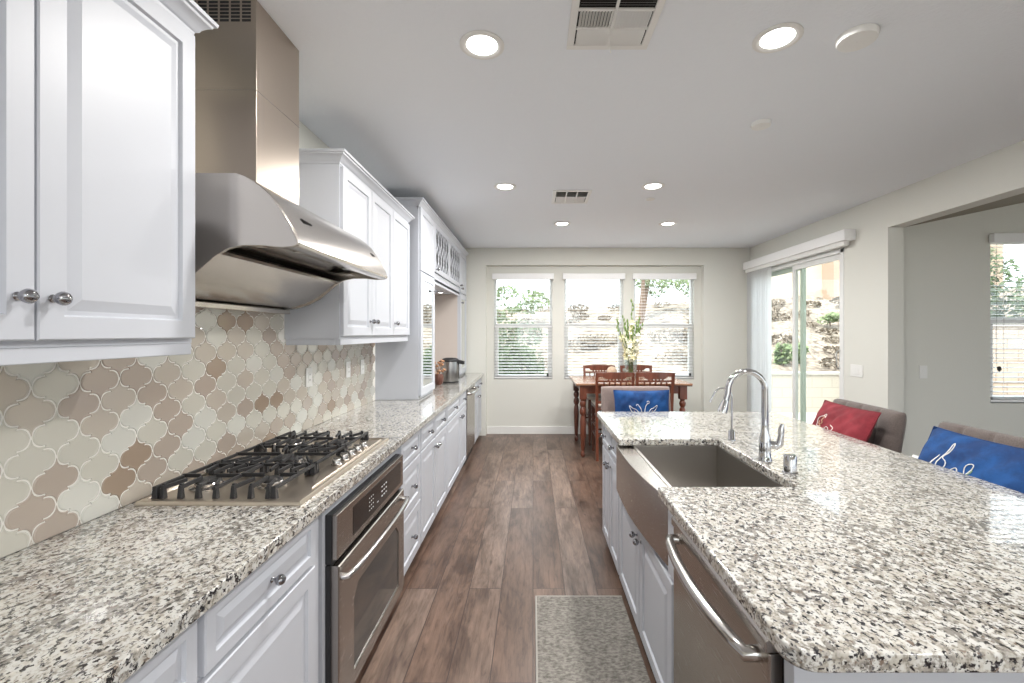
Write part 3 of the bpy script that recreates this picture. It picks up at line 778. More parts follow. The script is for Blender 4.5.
for k in range(16):
    a = fr.random()*6.28; rr = fr.random()*.075; h = 1.04+fr.random()*.15
    p = Vector((c[0]+rr*math.cos(a), c[1]+rr*math.sin(a), h))
    fm.lathe([(.002, -.014), (.016, -.006), (.020, .004), (.012, .012), (.002, .015)], p, (math.cos(a)*.5, math.sin(a)*.5, 1), 8)
fm.build('blooms', M['dry'], t, smooth=60)
sm = MB()
for k in range(10):
    a = k*.63; sm.tube([(c[0], c[1], 1.0), (c[0]+.05*math.cos(a), c[1]+.05*math.sin(a), 1.15)], .0025, 5)
sm.build('stems', M['bark'], t)

# ------------------------------------------------------------------ island
IX0, IX1, IY0, IY1 = .467, 1.77, .80, 3.28
SX1, SY0, SY1 = 1.0, 1.675, 2.43
def rc(cx, cy, r, a0, a1, n=6): return [(cx+r*math.cos(math.radians(a0+(a1-a0)*i/n)), cy+r*math.sin(math.radians(a0+(a1-a0)*i/n))) for i in range(n+1)]
out = rc(IX0+.05, IY0+.05, .05, 270, 180) + [(IX0, SY0)] + rc(SX1-.02, SY0+.02, .02, 270, 360, 3) + rc(SX1-.02, SY1-.02, .02, 0, 90, 3) + [(IX0, SY1)] + rc(IX0+.02, IY1-.02, .02, 180, 90, 3) + rc(IX1-.03, IY1-.03, .03, 90, 0, 4) + rc(IX1-.05, IY0+.05, .05, 0, -90)
setp(MB().prism(out, 'z', .877, .915).build('island_countertop', M['granite'], bevel=.007, seg=3, loc=(1.1, 2.0, .877)), 'wide granite island countertop with sink cutout and polished reflections', 'countertop')
IF = .52       # carcass face x, fronts to .50
t = base_unit(2.60, 3.22, [2.605, 2.91, 3.215], 'white island cabinet at the far end beside the farmhouse sink', sx=-1, face=IF, back=1.02, ztop=.875)
t = base_unit(1.56, 2.598, [1.60, 2.10, 2.59], 'white island sink cabinet with two doors below the steel apron', sx=-1, face=IF, back=1.02, ztop=.60, drawers=False, zd1=.585)
# island body
t = thing('kitchen_island', 'white panelled island base holding the sink and dishwasher', 'kitchen island', (1.2, 2.0, 0))
MB().box(1.08, 1.42, .86, 3.22, 0, .8765).build('back_panel', M['white'], t)
MB().box(.503, 1.079, .86, .895, 0, .8765).build('end_panel', M['white'], t, bevel=.002)
MB().box(.503, .53, 1.546, 1.559, .055, .8765).box(.503, .56, 2.52, 2.598, .602, .8765).box(.503, .53, 1.56, 1.66, .602, .8765).build('filler_strip', M['white'], t)
dishwasher(-1, .485, 1.05, .912, 1.545, 'stainless dishwasher in the island nearest the camera', M['steeld'])
# farmhouse sink
t = thing('farmhouse_sink', 'stainless steel farmhouse sink with bowed apron front', 'sink', (.75, 2.07, .62))
AY0, AY1 = 1.67, 2.50
K = 16; R0 = []; R1 = []
def bow(s): return .505 - .038*s - .024*math.sin(PI*s)
fr_ = [(bow(i/K), AY0+(AY1-AY0)*i/K) for i in range(K+1)]
pl = fr_ + [(.548, AY1), (.548, AY0)]
MB().prism(pl, 'z', .615, .868).build('apron', M['steeld'], t, bevel=.004)
pl2 = [(x+.004, y) for x, y in fr_] + [(.553, AY1), (.553, AY0)]
bs = MB()
bs.box(.549, SX1+.03, SY0-.02, SY0-.002, .64, .8765).box(.549, SX1+.03, SY1+.002, SY1+.02, .64, .8765).box(SX1+.002, SX1+.03, SY0-.002, SY1+.002, .64, .8765)
bs.box(.549, SX1+.002, SY0-.002, SY1+.002, .62, .64).box(.549, .565, SY0-.002, SY1+.002, .64, .868)
bs.build('basin', M['sinks'], t, bevel=.002)
MB().lathe([(.045, .0005), (.043, .003), (.03, .001)], (.80, 2.05, .64)).build('drain', M['chrome'], t, smooth=50)

# faucet
def P_(x, z, y): return (x, y, z)
fy = 2.02
t = thing('kitchen_faucet', 'tall chrome pull-down gooseneck faucet beside the sink', 'faucet', (1.05, fy, .915))
MB().lathe([(.030, .0005), (.030, .006), (.026, .012), (.0245, .05), (.026, .085), (.022, .105), (.017, .125), (.0155, .16)], (1.05, fy, .915), n=24).build('base', M['chrome'], t, smooth=50)
neck = [(1.05, fy, 1.07), (1.05, fy, 1.235)] + arc((.967, 1.235), .083, 8, 172, 14, 'xz', fy) + [(.881, fy, 1.215), (.873, fy, 1.185)]
MB().tube(neck, [.0155]+[.0135]*(len(neck)-1), 14).build('gooseneck', M['chrome'], t, smooth=60)
MB().tube([(.8735, fy, 1.187), (.869, fy, 1.172), (.862, fy, 1.15), (.856, fy, 1.132)], [.0145, .017, .021, .0225], 16).build('spray_head', M['chrome'], t, smooth=60)
lv = MB().lathe([(.016, 0), (.018, .015), (.018, .035), (.012, .045)], (1.06, fy, .985), (1, -.12, 0), 16).build('handle_hub', M['chrome'], t, smooth=50)
MB().tube([(1.090, fy-.006, .972), (1.112, fy-.008, .992), (1.118, fy-.010, 1.03), (1.118, fy-.011, 1.06), (1.122, fy-.012, 1.082)], [.014, .017, .013, .013, .008], 12).build('handle', M['chrome'], t, smooth=60)
fy2 = 2.39
t = thing('filter_faucet', 'slim chrome hooked drinking water faucet behind the main faucet', 'faucet', (1.065, fy2, .915))
MB().lathe([(.020, .0005), (.020, .008), (.017, .012), (.017, .05), (.010, .06)], (1.065, fy2, .915), n=18).build('base', M['chrome'], t, smooth=50)
hk = [(1.065, fy2, .97), (1.065, fy2, 1.14)] + arc((1.015, 1.145), .05, 0, 120, 10, 'xz', fy2) + [(.972, fy2, 1.170), (.955, fy2, 1.135), (.949, fy2, 1.12)]
MB().tube(hk, .0055, 10).build('spout', M['chrome'], t, smooth=60)
t = thing('air_gap_cap', 'short chrome cylinder cap on the island near the faucet', 'air gap', (1.058, 1.836, .915))
MB().lathe([(.030, .0005), (.030, .005), (.025, .008), (.0245, .072), (.021, .077), (.002, .078)], (1.058, 1.836, .915), n=24).build('cap', M['chrome'], t, smooth=50)

# kitchen mat
o = MB().box(.012, .50, 1.25, 2.51, .0005, .014).build('kitchen_mat', [M['rug']], bevel=.006, loc=(.256, 1.9, 0))
setp(o, 'grey-beige cushioned kitchen mat on the floor in front of the sink', 'mat')
MB().box(.012, .022, 1.25, 2.51, .0005, .0155).box(.022, .50, 2.50, 2.51, .0005, .0155).build('hem', M['rugedge'], o, bevel=.003)

# ------------------------------------------------------------------ dining table and chairs
t = thing('dining_table', 'counter-height cherry wood dining table with turned legs by the windows', 'table', (1.20, 5.79, 0))
TX0, TX1, TY0, TY1 = .51, 1.90, 5.30, 6.27
MB().box(TX0, TX1, TY0, TY1, .868, .892).build('table_top', M['ttop'], t, bevel=.006)
MB().box(TX0+.004, TX1-.004, TY0+.004, TY1-.004, .858, .8675).build('top_edge', M['cherryd'], t, bevel=.002)
MB().box(.60, 1.81, 5.36, 5.38, .765, .8575).box(.60, 1.81, 6.17, 6.19, .765, .8575).box(.60, .62, 5.38, 6.17, .765, .8575).box(1.79, 1.81, 5.38, 6.17, .765, .8575).build('apron', M['cherry'], t)
LP = [(.012, 0), (.022, .012), (.028, .035), (.024, .06), (.015, .075), (.022, .085), (.024, .11), (.034, .30), (.036, .42), (.030, .47), (.022, .50), (.034, .52), (.040, .55), (.034, .58), (.022, .60), (.034, .62), (.040, .645), (.034, .67), (.024, .685), (.038, .70)]
for x, y in ((.60, 5.37), (1.80, 5.37), (.60, 6.18), (1.80, 6.18)):
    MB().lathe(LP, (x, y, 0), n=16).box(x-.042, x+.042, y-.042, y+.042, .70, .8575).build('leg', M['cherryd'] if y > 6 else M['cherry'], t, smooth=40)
def dining_chair():
    t = thing('dining_chair', '', 'chair', (0, 0, 0), 'cherry wood dining chairs')
    # faces +y; back at y=0, seat to y=.46
    w = .215
    MB().box(-w, w, .03, .47, .585, .612).build('seat', M['cherry'], t, bevel=.006)
    rows = []
    for z, ins in ((.6125, .012), (.628, .0), (.642, .004), (.652, .04), (.655, .10)):
        rows.append([(-w+ins, .035+ins, z), (w-ins, .035+ins, z), (w-ins, .475-ins, z), (-w+ins, .475-ins, z)])
    MB().loft(rows).build('cushion', M['cream'], t, smooth=60)
    for s in (-1, 1):
        post = [(s*.205, -.02, 0), (s*.205, .01, .35), (s*.205, .015, .62), (s*.208, -.005, .85), (s*.212, -.035, 1.03)]
        pm = MB(); R = []
        for x, y, z in post: R.append([(x-.016, y-.016, z), (x+.016, y-.016, z), (x+.016, y+.016, z), (x-.016, y+.016, z)])
        pm.loft(R).build('back_post', M['cherry'], t, smooth=40)
        MB().lathe([(.012, 0), (.018, .02), (.012, .05), (.018, .07), (.024, .25), (.020, .36), (.027, .38), (.020, .40), (.027, .43), (.018, .47), (.026, .49), (.026, .585)], (s*.19, .43, 0), n=12).build('leg', M['cherryd'], t, smooth=40)
    # crest rail with pierced lower edge
    N_ = 12
    def yb(x): return -.035-.018*math.cos(x/.21*PI/2)
    cr = MB(); R = []
    for i in range(N_+1):
        x = -.212+.424*i/N_; zt = 1.03+.008*math.cos(x/.21*PI/2); zb = .965-.0*(abs(x) < .1)
        zb = .985 if abs(x) > .14 else .958
        R.append([(x, yb(x)-.011, zb), (x, yb(x)+.011, zb), (x, yb(x)+.011, zt), (x, yb(x)-.011, zt)])
    cr.loft(R).build('crest_rail', M['cherry'], t)
    lr = MB(); R = []
    for i in range(N_+1):
        x = -.208+.416*i/N_; R.append([(x, yb(x)-.008, .922), (x, yb(x)+.012, .922), (x, yb(x)+.012, .944), (x, yb(x)-.008, .944)])
    lr.loft(R).build('lower_rail', M['cherry'], t)
    pg = MB()
    for k in range(5):
        x = -.08+k*.04; pg.box(x-.010, x+.010, yb(x)-.007, yb(x)+.009, .943, .959)
    pg.build('pegs', M['cherry'], t)
    R = []
    for x in (-.2, -.1, 0, .1, .2): R.append([(x, -.004, .665), (x, .014, .665), (x, .014, .695), (x, -.004, .695)])
    MB().loft(R).build('bottom_rail', M['cherry'], t)
    for k in range(5):
        x = -.13+k*.065; MB().loft([[(x-.009, 0, .69), (x+.009, 0, .69), (x+.009, .01, .69), (x-.009, .01, .69)], [(x-.009, yb(x), .925), (x+.009, yb(x), .925), (x+.009, yb(x)+.01, .925), (x-.009, yb(x)+.01, .925)]]).build('spindle', M['cherry'], t)
    st = MB()
    st.box(-.19, .19, .42, .44, .20, .225).box(-.2, .2, -.01, .01, .28, .30)
    for s in (-1, 1): st.box(s*.195-.009, s*.195+.009, .0, .43, .24, .26).box(s*.195-.009, s*.195+.009, .0, .43, .36, .375)
    st.build('stretcher', M['cherryd'], t)
    return t
dc = dining_chair(); dc.location = (.955, 5.23, 0); dc['label'] = 'cherry wood dining chair on the near side of the table, left one'
dup(dc, (1.425, 5.23, 0), 0, 'cherry wood dining chair on the near side of the table, right one')
dup(dc, (.945, 6.36, 0), PI, 'cherry wood dining chair against the window side of the table, left one')
dup(dc, (1.475, 6.36, 0), PI, 'cherry wood dining chair against the window side, behind the flower vase')
# vase with gladiolus
vx, vy, vz = 1.27, 5.80, .8925
t = thing('glass_vase', 'clear glass vase standing on the dining table', 'vase', (vx, vy, vz))
MB().lathe([(.062, .0005), (.072, .01), (.076, .02), (.084, .26), (.081, .262), (.078, .26), (.070, .025), (.004, .020)], (vx, vy, vz), n=28).build('vessel', M['vase'], t, smooth=50)
t = thing('gladiolus_bouquet', 'tall pale yellow gladiolus stems standing in the glass vase', 'flowers', (vx, vy, vz+.02))
gr = random.Random(3); lv = MB()
for k in range(9):
    pet = MB(); pet2 = MB(); buds = MB(); stems = MB()
    a = k*2.4; sp = .06+.15*gr.random(); hh = .66+.30*gr.random()
    if k == 0: hh = 1.02; sp = .03
    b0 = Vector((vx+.03*math.cos(a+2), vy+.03*math.sin(a+2), vz+.03)); b1 = Vector((vx-.01+sp*math.cos(a), vy+sp*math.sin(a)*.8, vz+hh))
    mid = (b0+b1)/2+Vector((0, 0, .02)); stems.tube([b0, mid, b1], [.005, .0045, .003], 6)
    so = stems.build('flower_stem', M['stem'], t, smooth=60)
    for q in range(12):
        s = .36+.64*q/11; p = b0.lerp(b1, s) + Vector((gr.uniform(-.016, .016), gr.uniform(-.016, .016), 0))
        if s > .74:
            buds.lathe([(.002, -.024), (.011, -.008), (.010, .014), (.002, .032)], p, (gr.uniform(-.3, .3), gr.uniform(-.3, .3), 1), 6)
        else:
            th = gr.random()*6.28; R_ = .050*(1.15-.5*s); tgt = (pet, pet2)[k % 2]
            d = Vector((math.cos(th), math.sin(th), .35)).normalized(); u = d.orthogonal().normalized(); w = d.cross(u)
            for e in range(6):
                an = e*2*PI/6; pv = u*math.cos(an)+w*math.sin(an); pw = u*math.cos(an+1.57)+w*math.sin(an+1.57)
                tgt.add([p-d*.012, p+pv*R_*.6+pw*R_*.4+d*.014, p+pv*R_*1.15+d*.006, p+pv*R_*.6-pw*R_*.4+d*.014], [(0, 1, 2, 3)])
    for mb_, nm, mm in ((pet, 'yellow_petals', 'petal'), (pet2, 'pale_petals', 'petal2'), (buds, 'buds', 'bud')):
        if mb_.v: mb_.build(nm, M[mm], so, smooth=60 if nm == 'buds' else None)
for k in range(8):
    a = k*.8+.3; d = Vector((math.cos(a), math.sin(a)*.7, 0)); b0 = Vector((vx, vy, vz+.22)); L_ = .30+.2*gr.random(); w = Vector((-d.y, d.x, 0))*.014
    p1 = b0+d*.06+Vector((0, 0, L_*.5)); p2 = b0+d*.15+Vector((0, 0, L_))
    lv.add([b0-w*.6, b0+w*.6, p1+w, p1-w, p2], [(0, 1, 2, 3), (3, 2, 4)])
lv.build('leaves', M['stem'], t)
c = (1.075, 6.08)
t = thing('decorative_ball', 'round tan ball ornament resting on a small glass dish on the table', 'ornament', (*c, .8925))
MB().lathe([(.03, .0005), (.075, .012), (.085, .026), (.08, .027), (.03, .008), (.002, .007)], (*c, .8925), n=24).build('dish', M['vase'], t, smooth=50)
MB().lathe([(.002, .012)]+[(.068*math.sin(a*PI/12), .080-.068*math.cos(a*PI/12)) for a in range(1, 12)]+[(.002, .148)], (*c, .8925), n=20).build('ball', M['ball'], t, smooth=180)

# ------------------------------------------------------------------ upholstered counter chairs and cushions
def soft_box(nx, nz, w, h, th, tuft, bulge=.014):
    """back cushion centred at x, thickness in y (front -y), z from 0..h"""
    V = []; Fc = []
    def prof(u): return max(0, 1-abs(u)**9)**.35
    def pt(i, j, side):
        u = -1+2*i/nx; v = -1+2*j/nz
        a = prof(u)*prof(v)
        d = th/2*(.25+.75*a)
        if side < 0 and tuft:
            gx = abs(math.sin(PI*(u+1)*tuft[0]/2)); gz = abs(math.sin(PI*(v+1)*tuft[1]/2))
            d += bulge*(min(gx, gz)**.45) - bulge
        cu = u*(1-.02*(abs(v)**8)); cv = v*(1-.02*(abs(u)**8))
        return (cu*w/2, side*d, (cv+1)*h/2)
    def idx(i, j, s): return s*(nx+1)*(nz+1)+j*(nx+1)+i
    for s, sg in ((0, -1), (1, 1)):
        for j in range(nz+1):
            for i in range(nx+1): V.append(pt(i, j, sg))
    for s in (0, 1):
        for j in range(nz):
            for i in range(nx): Fc.append((idx(i, j, s), idx(i+1, j, s), idx(i+1, j+1, s), idx(i, j+1, s)))
    for i in range(nx):
        Fc.append((idx(i, 0, 0), idx(i, 0, 1), idx(i+1, 0, 1), idx(i+1, 0, 0))); Fc.append((idx(i, nz, 0), idx(i+1, nz, 0), idx(i+1, nz, 1), idx(i, nz, 1)))
    for j in range(nz):
        Fc.append((idx(0, j, 0), idx(0, j+1, 0), idx(0, j+1, 1), idx(0, j, 1))); Fc.append((idx(nx, j, 0), idx(nx, j, 1), idx(nx, j+1, 1), idx(nx, j+1, 0)))
    return V, Fc
def counter_chair(m, label, loc, rz, tuft):
    # local: faces -y (towards viewer), back at y=0, seat to y=-.46, top z=1.03
    t = thing('counter_chair', label, 'chair')
    V, Fc = soft_box(48, 40, .59, .44, .085, tuft)
    tl = math.radians(10); V2 = []
    for x, y, z in V:
        V2.append((x, (y)*math.cos(tl)+(z)*math.sin(tl)-.07, .60-y*math.sin(tl)*1+z*math.cos(tl)))
    MB().add(V2, Fc).build('backrest', m, t, smooth=180)
    V, Fc = soft_box(20, 20, .54, .48, .10, None)
    MB().add([(x, z-.50, y+.585) for x, y, z in V], Fc).build('seat', m, t, smooth=180)
    for x in (-.22, .22):
        for y in (-.44, -.05):
            MB().loft([[(x*1.08-.014, y-.014, 0), (x*1.08+.014, y-.014, 0), (x*1.08+.014, y+.014, 0), (x*1.08-.014, y+.014, 0)], [(x-.02, y-.02, .54), (x+.02, y-.02, .54), (x+.02, y+.02, .54), (x-.02, y+.02, .54)]]).build('leg', M['cherryd'], t)
    MB().box(-.23, .23, -.455, -.435, .2, .225).box(-.23, .23, -.06, -.04, .26, .285).box(-.24, -.22, -.435, -.06, .23, .255).box(.22, .24, -.435, -.06, .23, .255).build('stretcher', M['cherryd'], t)
    t.location = loc; t.rotation_euler = (0, 0, rz)
    return t
counter_chair(M['mauve'], 'mauve upholstered counter chair at the far end of the island', (.880, 3.84, 0), 0, None)
counter_chair(M['taupe'], 'dark taupe tufted counter chair at the island, nearer the sliding door', (2.14, 2.87, 0), -PI/2, (4, 3))
counter_chair(M['taupe'], 'taupe tufted counter chair at the island, nearer the camera, behind the big blue cushion', (2.14, 2.05, 0), -PI/2, (4, 3))
def cushion(name, m, label, w, h, th, loc, rz, tilt, roll, motif, dv=0):
    """pillow standing on its long edge, front face -y, centre at loc"""
    t = thing(name, label, 'cushion')
    n = 22; V = []; Fc = []
    cr = random.Random(hash(w*1000) % 97)
    def shape(u, v, s):
        a = max(0, (1-u*u))**.45*max(0, (1-v*v))**.45
        cu = u*(1-.05*(1-v*v)*abs(u)**3); cv = v*(1-.06*(1-u*u)*abs(v)**3)
        wr = .006*math.sin(9*u+5*v+1.3)*math.sin(6*v-4*u)*a + .005*math.sin(17*u-11*v)*a
        return Vector((cu*w/2, s*(th/2*a)+wr, cv*h/2))
    for s in (-1, 1):
        for j in range(n+1):
            for i in range(n+1): V.append(shape(-1+2*i/n, -1+2*j/n, s))
    def idx(i, j, s): return s*(n+1)**2+j*(n+1)+i
    for s in (0, 1):
        for j in range(n):
            for i in range(n): Fc.append((idx(i, j, s), idx(i+1, j, s), idx(i+1, j+1, s), idx(i, j+1, s)))
    MB().add(V, Fc).build('cushion_cover', m, t, smooth=180)
    seam = MB(); P = [shape(-1+2*i/n, -1, 1) for i in range(n+1)]+[shape(1, -1+2*i/n, 1) for i in range(1, n+1)]+[shape(1-2*i/n, 1, 1) for i in range(1, n+1)]+[shape(-1, 1-2*i/n, 1) for i in range(1, n)]
    seam.tube(P+[P[0]], .003, 6).build('piping', m, t, smooth=60)
    # embroidery laid on the front
    def on(u, v): p = shape(u, v, -1); return (p.x, p.y-.0015, p.z)
    for strokes, mm, nm in motif:
        e = MB()
        for st in strokes:
            for _ in range(2):
                st = [st[0]]+[((1-w_)*a_[0]+w_*b_[0], (1-w_)*a_[1]+w_*b_[1]) for a_, b_ in zip(st, st[1:]) for w_ in (.25, .75)]+[st[-1]]
            pts_ = []
            for a_, b_ in zip(st, st[1:]):
                pts_.append(on(a_[0], a_[1]+dv))
            pts_.append(on(st[-1][0], st[-1][1]+dv)); e.tube(pts_, .0022, 6)
        e.build(nm, mm, t, smooth=60)
    t.location = loc; t.rotation_mode = 'XYZ'
    t.matrix_world = Matrix.Translation(loc) @ Matrix.Rotation(rz, 4, 'Z') @ Matrix.Rotation(roll, 4, 'Y') @ Matrix.Rotation(tilt, 4, 'X')
    return t
def spiral(cx, cy, r, a0, a1, n=10, k=.4): return [(cx+r*(1-k*i/n)*math.cos(a0+(a1-a0)*i/n), cy+r*(1-k*i/n)*math.sin(a0+(a1-a0)*i/n)*1.3) for i in range(n+1)]
bfly = [([[(-.05, -.35), (-.10, -.1), (-.16, .06)]+spiral(-.21, .05, .05, 0, 4, 8), [(.03, -.35), (.07, 0), (.14, .15)]+spiral(.16, .22, .06, -1.2, 3.2, 8),
         [(-.12, -.45), (-.25, -.15), (-.38, -.12), (-.5, .08), (-.48, -.1), (-.40, -.3), (-.2, -.42)], [(.12, -.45), (.25, -.12), (.36, -.1), (.50, .1), (.48, -.1), (.36, -.3), (.2, -.42)],
         [(-.1, -.5), (-.3, -.6), (-.35, -.75), (-.15, -.8), (0, -.5)], [(.1, -.5), (.3, -.6), (.35, -.75), (.15, -.8), (0, -.5)]], M['thread'], 'embroidery'),
        ([[(-.34, -.22), (-.28, -.3), (-.36, -.34)], [(.34, -.2), (.28, -.3), (.38, -.3)]], M['thread2'], 'tan_embroidery')]
cushion('blue_cushion', M['blue'], 'blue velvet cushion with white butterfly embroidery on the mauve chair', .455, .30, .11, (.885, 3.625, .878), 0, math.radians(-9), 0, bfly, .12)
sw = [([[(-.58, -.7), (-.48, -.35), (-.44, -.15), (-.50, -.5)], [(-.42, -.75), (-.34, -.2), (-.30, .25), (-.26, -.1), (-.36, -.25), (-.22, -.35), (-.30, -.8)],
        [(-.18, -.7), (-.05, -.35), (.02, -.55), (-.08, -.75), (.08, -.6), (.22, -.18), (.05, -.3), (.12, -.6)]], M['thread'], 'embroidery'), ([[(-.05, -.8), (.05, -.75), (.2, -.75)], [(.1, -.5), (.16, -.45), (.18, -.35)]], M['thread3'], 'green_embroidery')]
t_blue = cushion('blue_cushion', M['blue'], 'large bright blue velvet cushion with white embroidery at the right edge of the island', .56, .40, .13, (1.925, 1.965, .845), -PI/2, math.radians(-28), 0, sw, .50)
tg = bx(-.31, -.272, -.002, .002, -.02, .03).build('care_tag', M['plastic']); tg.parent = t_blue
rw = [([spiral(-.45, -.3, .18, 1.2, 5.2, 10, .1), [(-.2, -.7), (-.1, -.4), (0, -.55), (-.08, -.8), (.1, -.75), (.15, -.45), (0, -.35)], [(-.5, -.1), (-.38, .05), (-.30, -.15)]], M['thread'], 'embroidery'),
      ([[(-.42, -.05), (-.38, -.25), (-.30, -.35), (-.40, -.45)], [(-.48, -.3), (-.36, -.5)]], M['thread2'], 'tan_embroidery')]
cushion('red_cushion', M['red'], 'dark red velvet cushion with white embroidery on the tufted chair near the sliding door', .50, .36, .12, (1.95, 2.85, .865), -PI/2, math.radians(-26), 0, rw, .42)

# ------------------------------------------------------------------ ceiling fixtures
def downlight(x, y, label, vis=True):
    t = thing('recessed_light', label, 'ceiling light', (x, y, H))
    MB().lathe([(.096, -.0005), (.096, -.005), (.085, -.010), (.074, -.007), (.066, -.002)], (x, y, H), n=40).build('trim_ring', M['trim'], t, smooth=40)
    MB().lathe([(.0665, -.0022), (.064, -.0045), (.002, -.005)], (x, y, H), n=40).build('lens', M['lamp'], t, smooth=60)
    ld = bpy.data.lights.new('downlight', 'AREA'); ld.shape = 'DISK'; ld.size = .13; ld.energy = LAMP_W; ld.color = (1, .975, .94); ld.spread = math.radians(180)
    lo = bpy.data.objects.new('downlight_lamp', ld); C.objects.link(lo); lo.parent = t; lo.location = (0, 0, -.012)
    return t
downlight(-.22, 1.926, 'round recessed ceiling light nearest the range hood')
downlight(1.03, 1.88, 'round recessed ceiling light nearest the camera over the island')
downlight(-.237, 3.78, 'round recessed ceiling light between the hutch and the small vent')
downlight(1.015, 3.77, 'round recessed ceiling light right of the small vent, over the island end')
downlight(.33, 5.06, 'round recessed ceiling light just beyond the small vent')
downlight(1.53, 5.06, 'round recessed ceiling light over the dining table, farthest right')
for x, y in ((.9, -.9), (2.2, -.9), (.1, -2.4), (1.4, -2.4)): downlight(x, y, 'added unseen ceiling fill light behind the camera')['group'] = 'added fill lights behind the camera'  # unseen lamps added to brighten the room from behind the camera
def disc(name, label, cat, x, y, r, m, d=.02):
    t = thing(name, label, cat, (x, y, H))
    MB().lathe([(r, -.0005), (r, -d*.5), (r*.94, -d), (r*.86, -d*1.04)], (x, y, H), n=36).build('rim', M['trim'], t, smooth=40)
    MB().lathe([(r*.835, -d*1.0), (r*.5, -d*1.03), (.002, -d*1.04)], (x, y, H), n=36).build('face', m, t, smooth=60)
disc('ceiling_speaker', 'round unlit ceiling speaker right of the near recessed light', 'speaker', 1.355, 1.865, .076, M['speaker'], .026)
disc('ceiling_sensor', 'small white round detector on the ceiling above the island', 'detector', 1.35, 2.64, .055, M['speaker'], .022)
disc('fire_sprinkler', 'tiny round white cover on the ceiling near the lights above the island end', 'sprinkler cover', 1.085, 4.13, .042, M['plastic'], .008)
def vent(x0, x1, y0, y1, nx, ny, label, lever=False):
    t = thing('ceiling_vent', label, 'air vent', ((x0+x1)/2, (y0+y1)/2, H))
    m_ = .030; f_ = MB(); z0, z1 = H-.009, H-.0005
    f_.box(x0, x1, y0, y0+m_, z0, z1).box(x0, x1, y1-m_, y1, z0, z1).box(x0, x0+m_, y0+m_, y1-m_, z0, z1).box(x1-m_, x1, y0+m_, y1-m_, z0, z1)
    cw = (x1-x0-2*m_)/nx; chh = (y1-y0-2*m_)/ny
    for i in range(1, nx): f_.box(x0+m_+i*cw-.006, x0+m_+i*cw+.006, y0+m_, y1-m_, z0, z1)
    for j in range(1, ny): f_.box(x0+m_, x1-m_, y0+m_+j*chh-.006, y0+m_+j*chh+.006, z0, z1)
    f_.build('vent_frame', M['trim'], t, bevel=.002)
    bx(x0+m_*.7, x1-m_*.7, y0+m_*.7, y1-m_*.7, H-.0004, H-.0002).build('duct_opening', M['dark'], t)
    s = MB()
    for i in range(nx):
        for j in range(ny):
            a, b, c_, d_ = x0+m_+i*cw+.006, x0+m_+(i+1)*cw-.006, y0+m_+j*chh+.006, y0+m_+(j+1)*chh-.006
            if j % 2 == (1 if ny == 3 else 2):
                n = 11
                for k in range(n): s.obox((a+(k+.5)*(b-a)/n, (c_+d_)/2, H-.006), (.0055, 0, .005 if i == 0 else -.005), (0, (d_-c_)/2, 0), (.0006, 0, .0006))
            else:
                n = 7 if ny == 3 else 5
                sg = -1 if j == ny-1 else 1
                for k in range(n): s.obox(((a+b)/2, c_+(k+.5)*(d_-c_)/n, H-.006), ((b-a)/2, 0, 0), (0, .0065, .0045*sg), (0, .0006, .0006))
    s.build('slats', M['trim'], t)
    if lever: MB().tube([((x0+x1)/2+.01, y1-.03, H-.01), ((x0+x1)/2+.015, y1-.02, H-.035)], .003, 6).build('lever', M['trim'], t)
vent(.145, .495, 1.575, 1.945, 2, 3, 'large white square air vent in the ceiling at the top of the picture', True)
vent(.175, .515, 3.87, 4.25, 3, 2, 'small white rectangular ceiling vent between the four far recessed lights')

# ------------------------------------------------------------------ outside
def hz(y, x=0): return .62 + max(0, min(1, (y-9.1)/6.0))*(1.6+.045*max(0, x)) + max(0, y-15.1)*.02
struct('', bx(-14, 25, YR+.35, 9.0, -.22, -.10).build('patio_ground', M['patio']))
struct('', bx(XR2+.2, 25, YG+.35, YR+.35, -.22, -.101).build('patio_side_ground', M['patio']))
struct('', bx(-60, 60, -60, YN-.2, -.5, -.2).build('ground_rear', M['patio']))
struct('', bx(GX+.3, 60, YN-.2, YG+.3, -.5, -.2).build('ground_side', M['patio']))
mb = MB(); nx, ny = 90, 60; V = []
hr = random.Random(9)
for j in range(ny+1):
    for i in range(nx+1):
        x = -14+40*i/nx; y = 9.12+22*j/ny
        z = hz(y, x)+(.10*math.sin(x*1.3+y)+.07*math.sin(x*3.1-y*2.2)+hr.uniform(-.04, .04))*min(1, (y-9.12)/1.2)
        V.append((x, y, z))
mb.add(V, [(j*(nx+1)+i, j*(nx+1)+i+1, (j+1)*(nx+1)+i+1, (j+1)*(nx+1)+i) for j in range(ny) for i in range(nx)])
struct('', mb.build('hillside_ground', M['hill'], smooth=60))
o = bx(-14, 16, 8.95, 9.2, -.1, .66).build('retaining_wall', M['block'], loc=(0, 9, 0)); setp(o, 'low cream block retaining wall at the foot of the slope outside the sliding door', 'retaining wall')
bx(-14, 16, 8.93, 9.22, .6605, .70).build('wall_cap', M['patio'], o)
o = bx(6.3, 16, 7.9, 8.1, -.1, 1.62).build('garden_wall', M['block2'], loc=(10, 8, 0)); setp(o, 'tan block garden wall outside the window of the room beyond', 'garden wall')
bx(6.3, 16, 7.87, 8.13, 1.6205, 1.66).build('wall_cap', M['patio'], o)
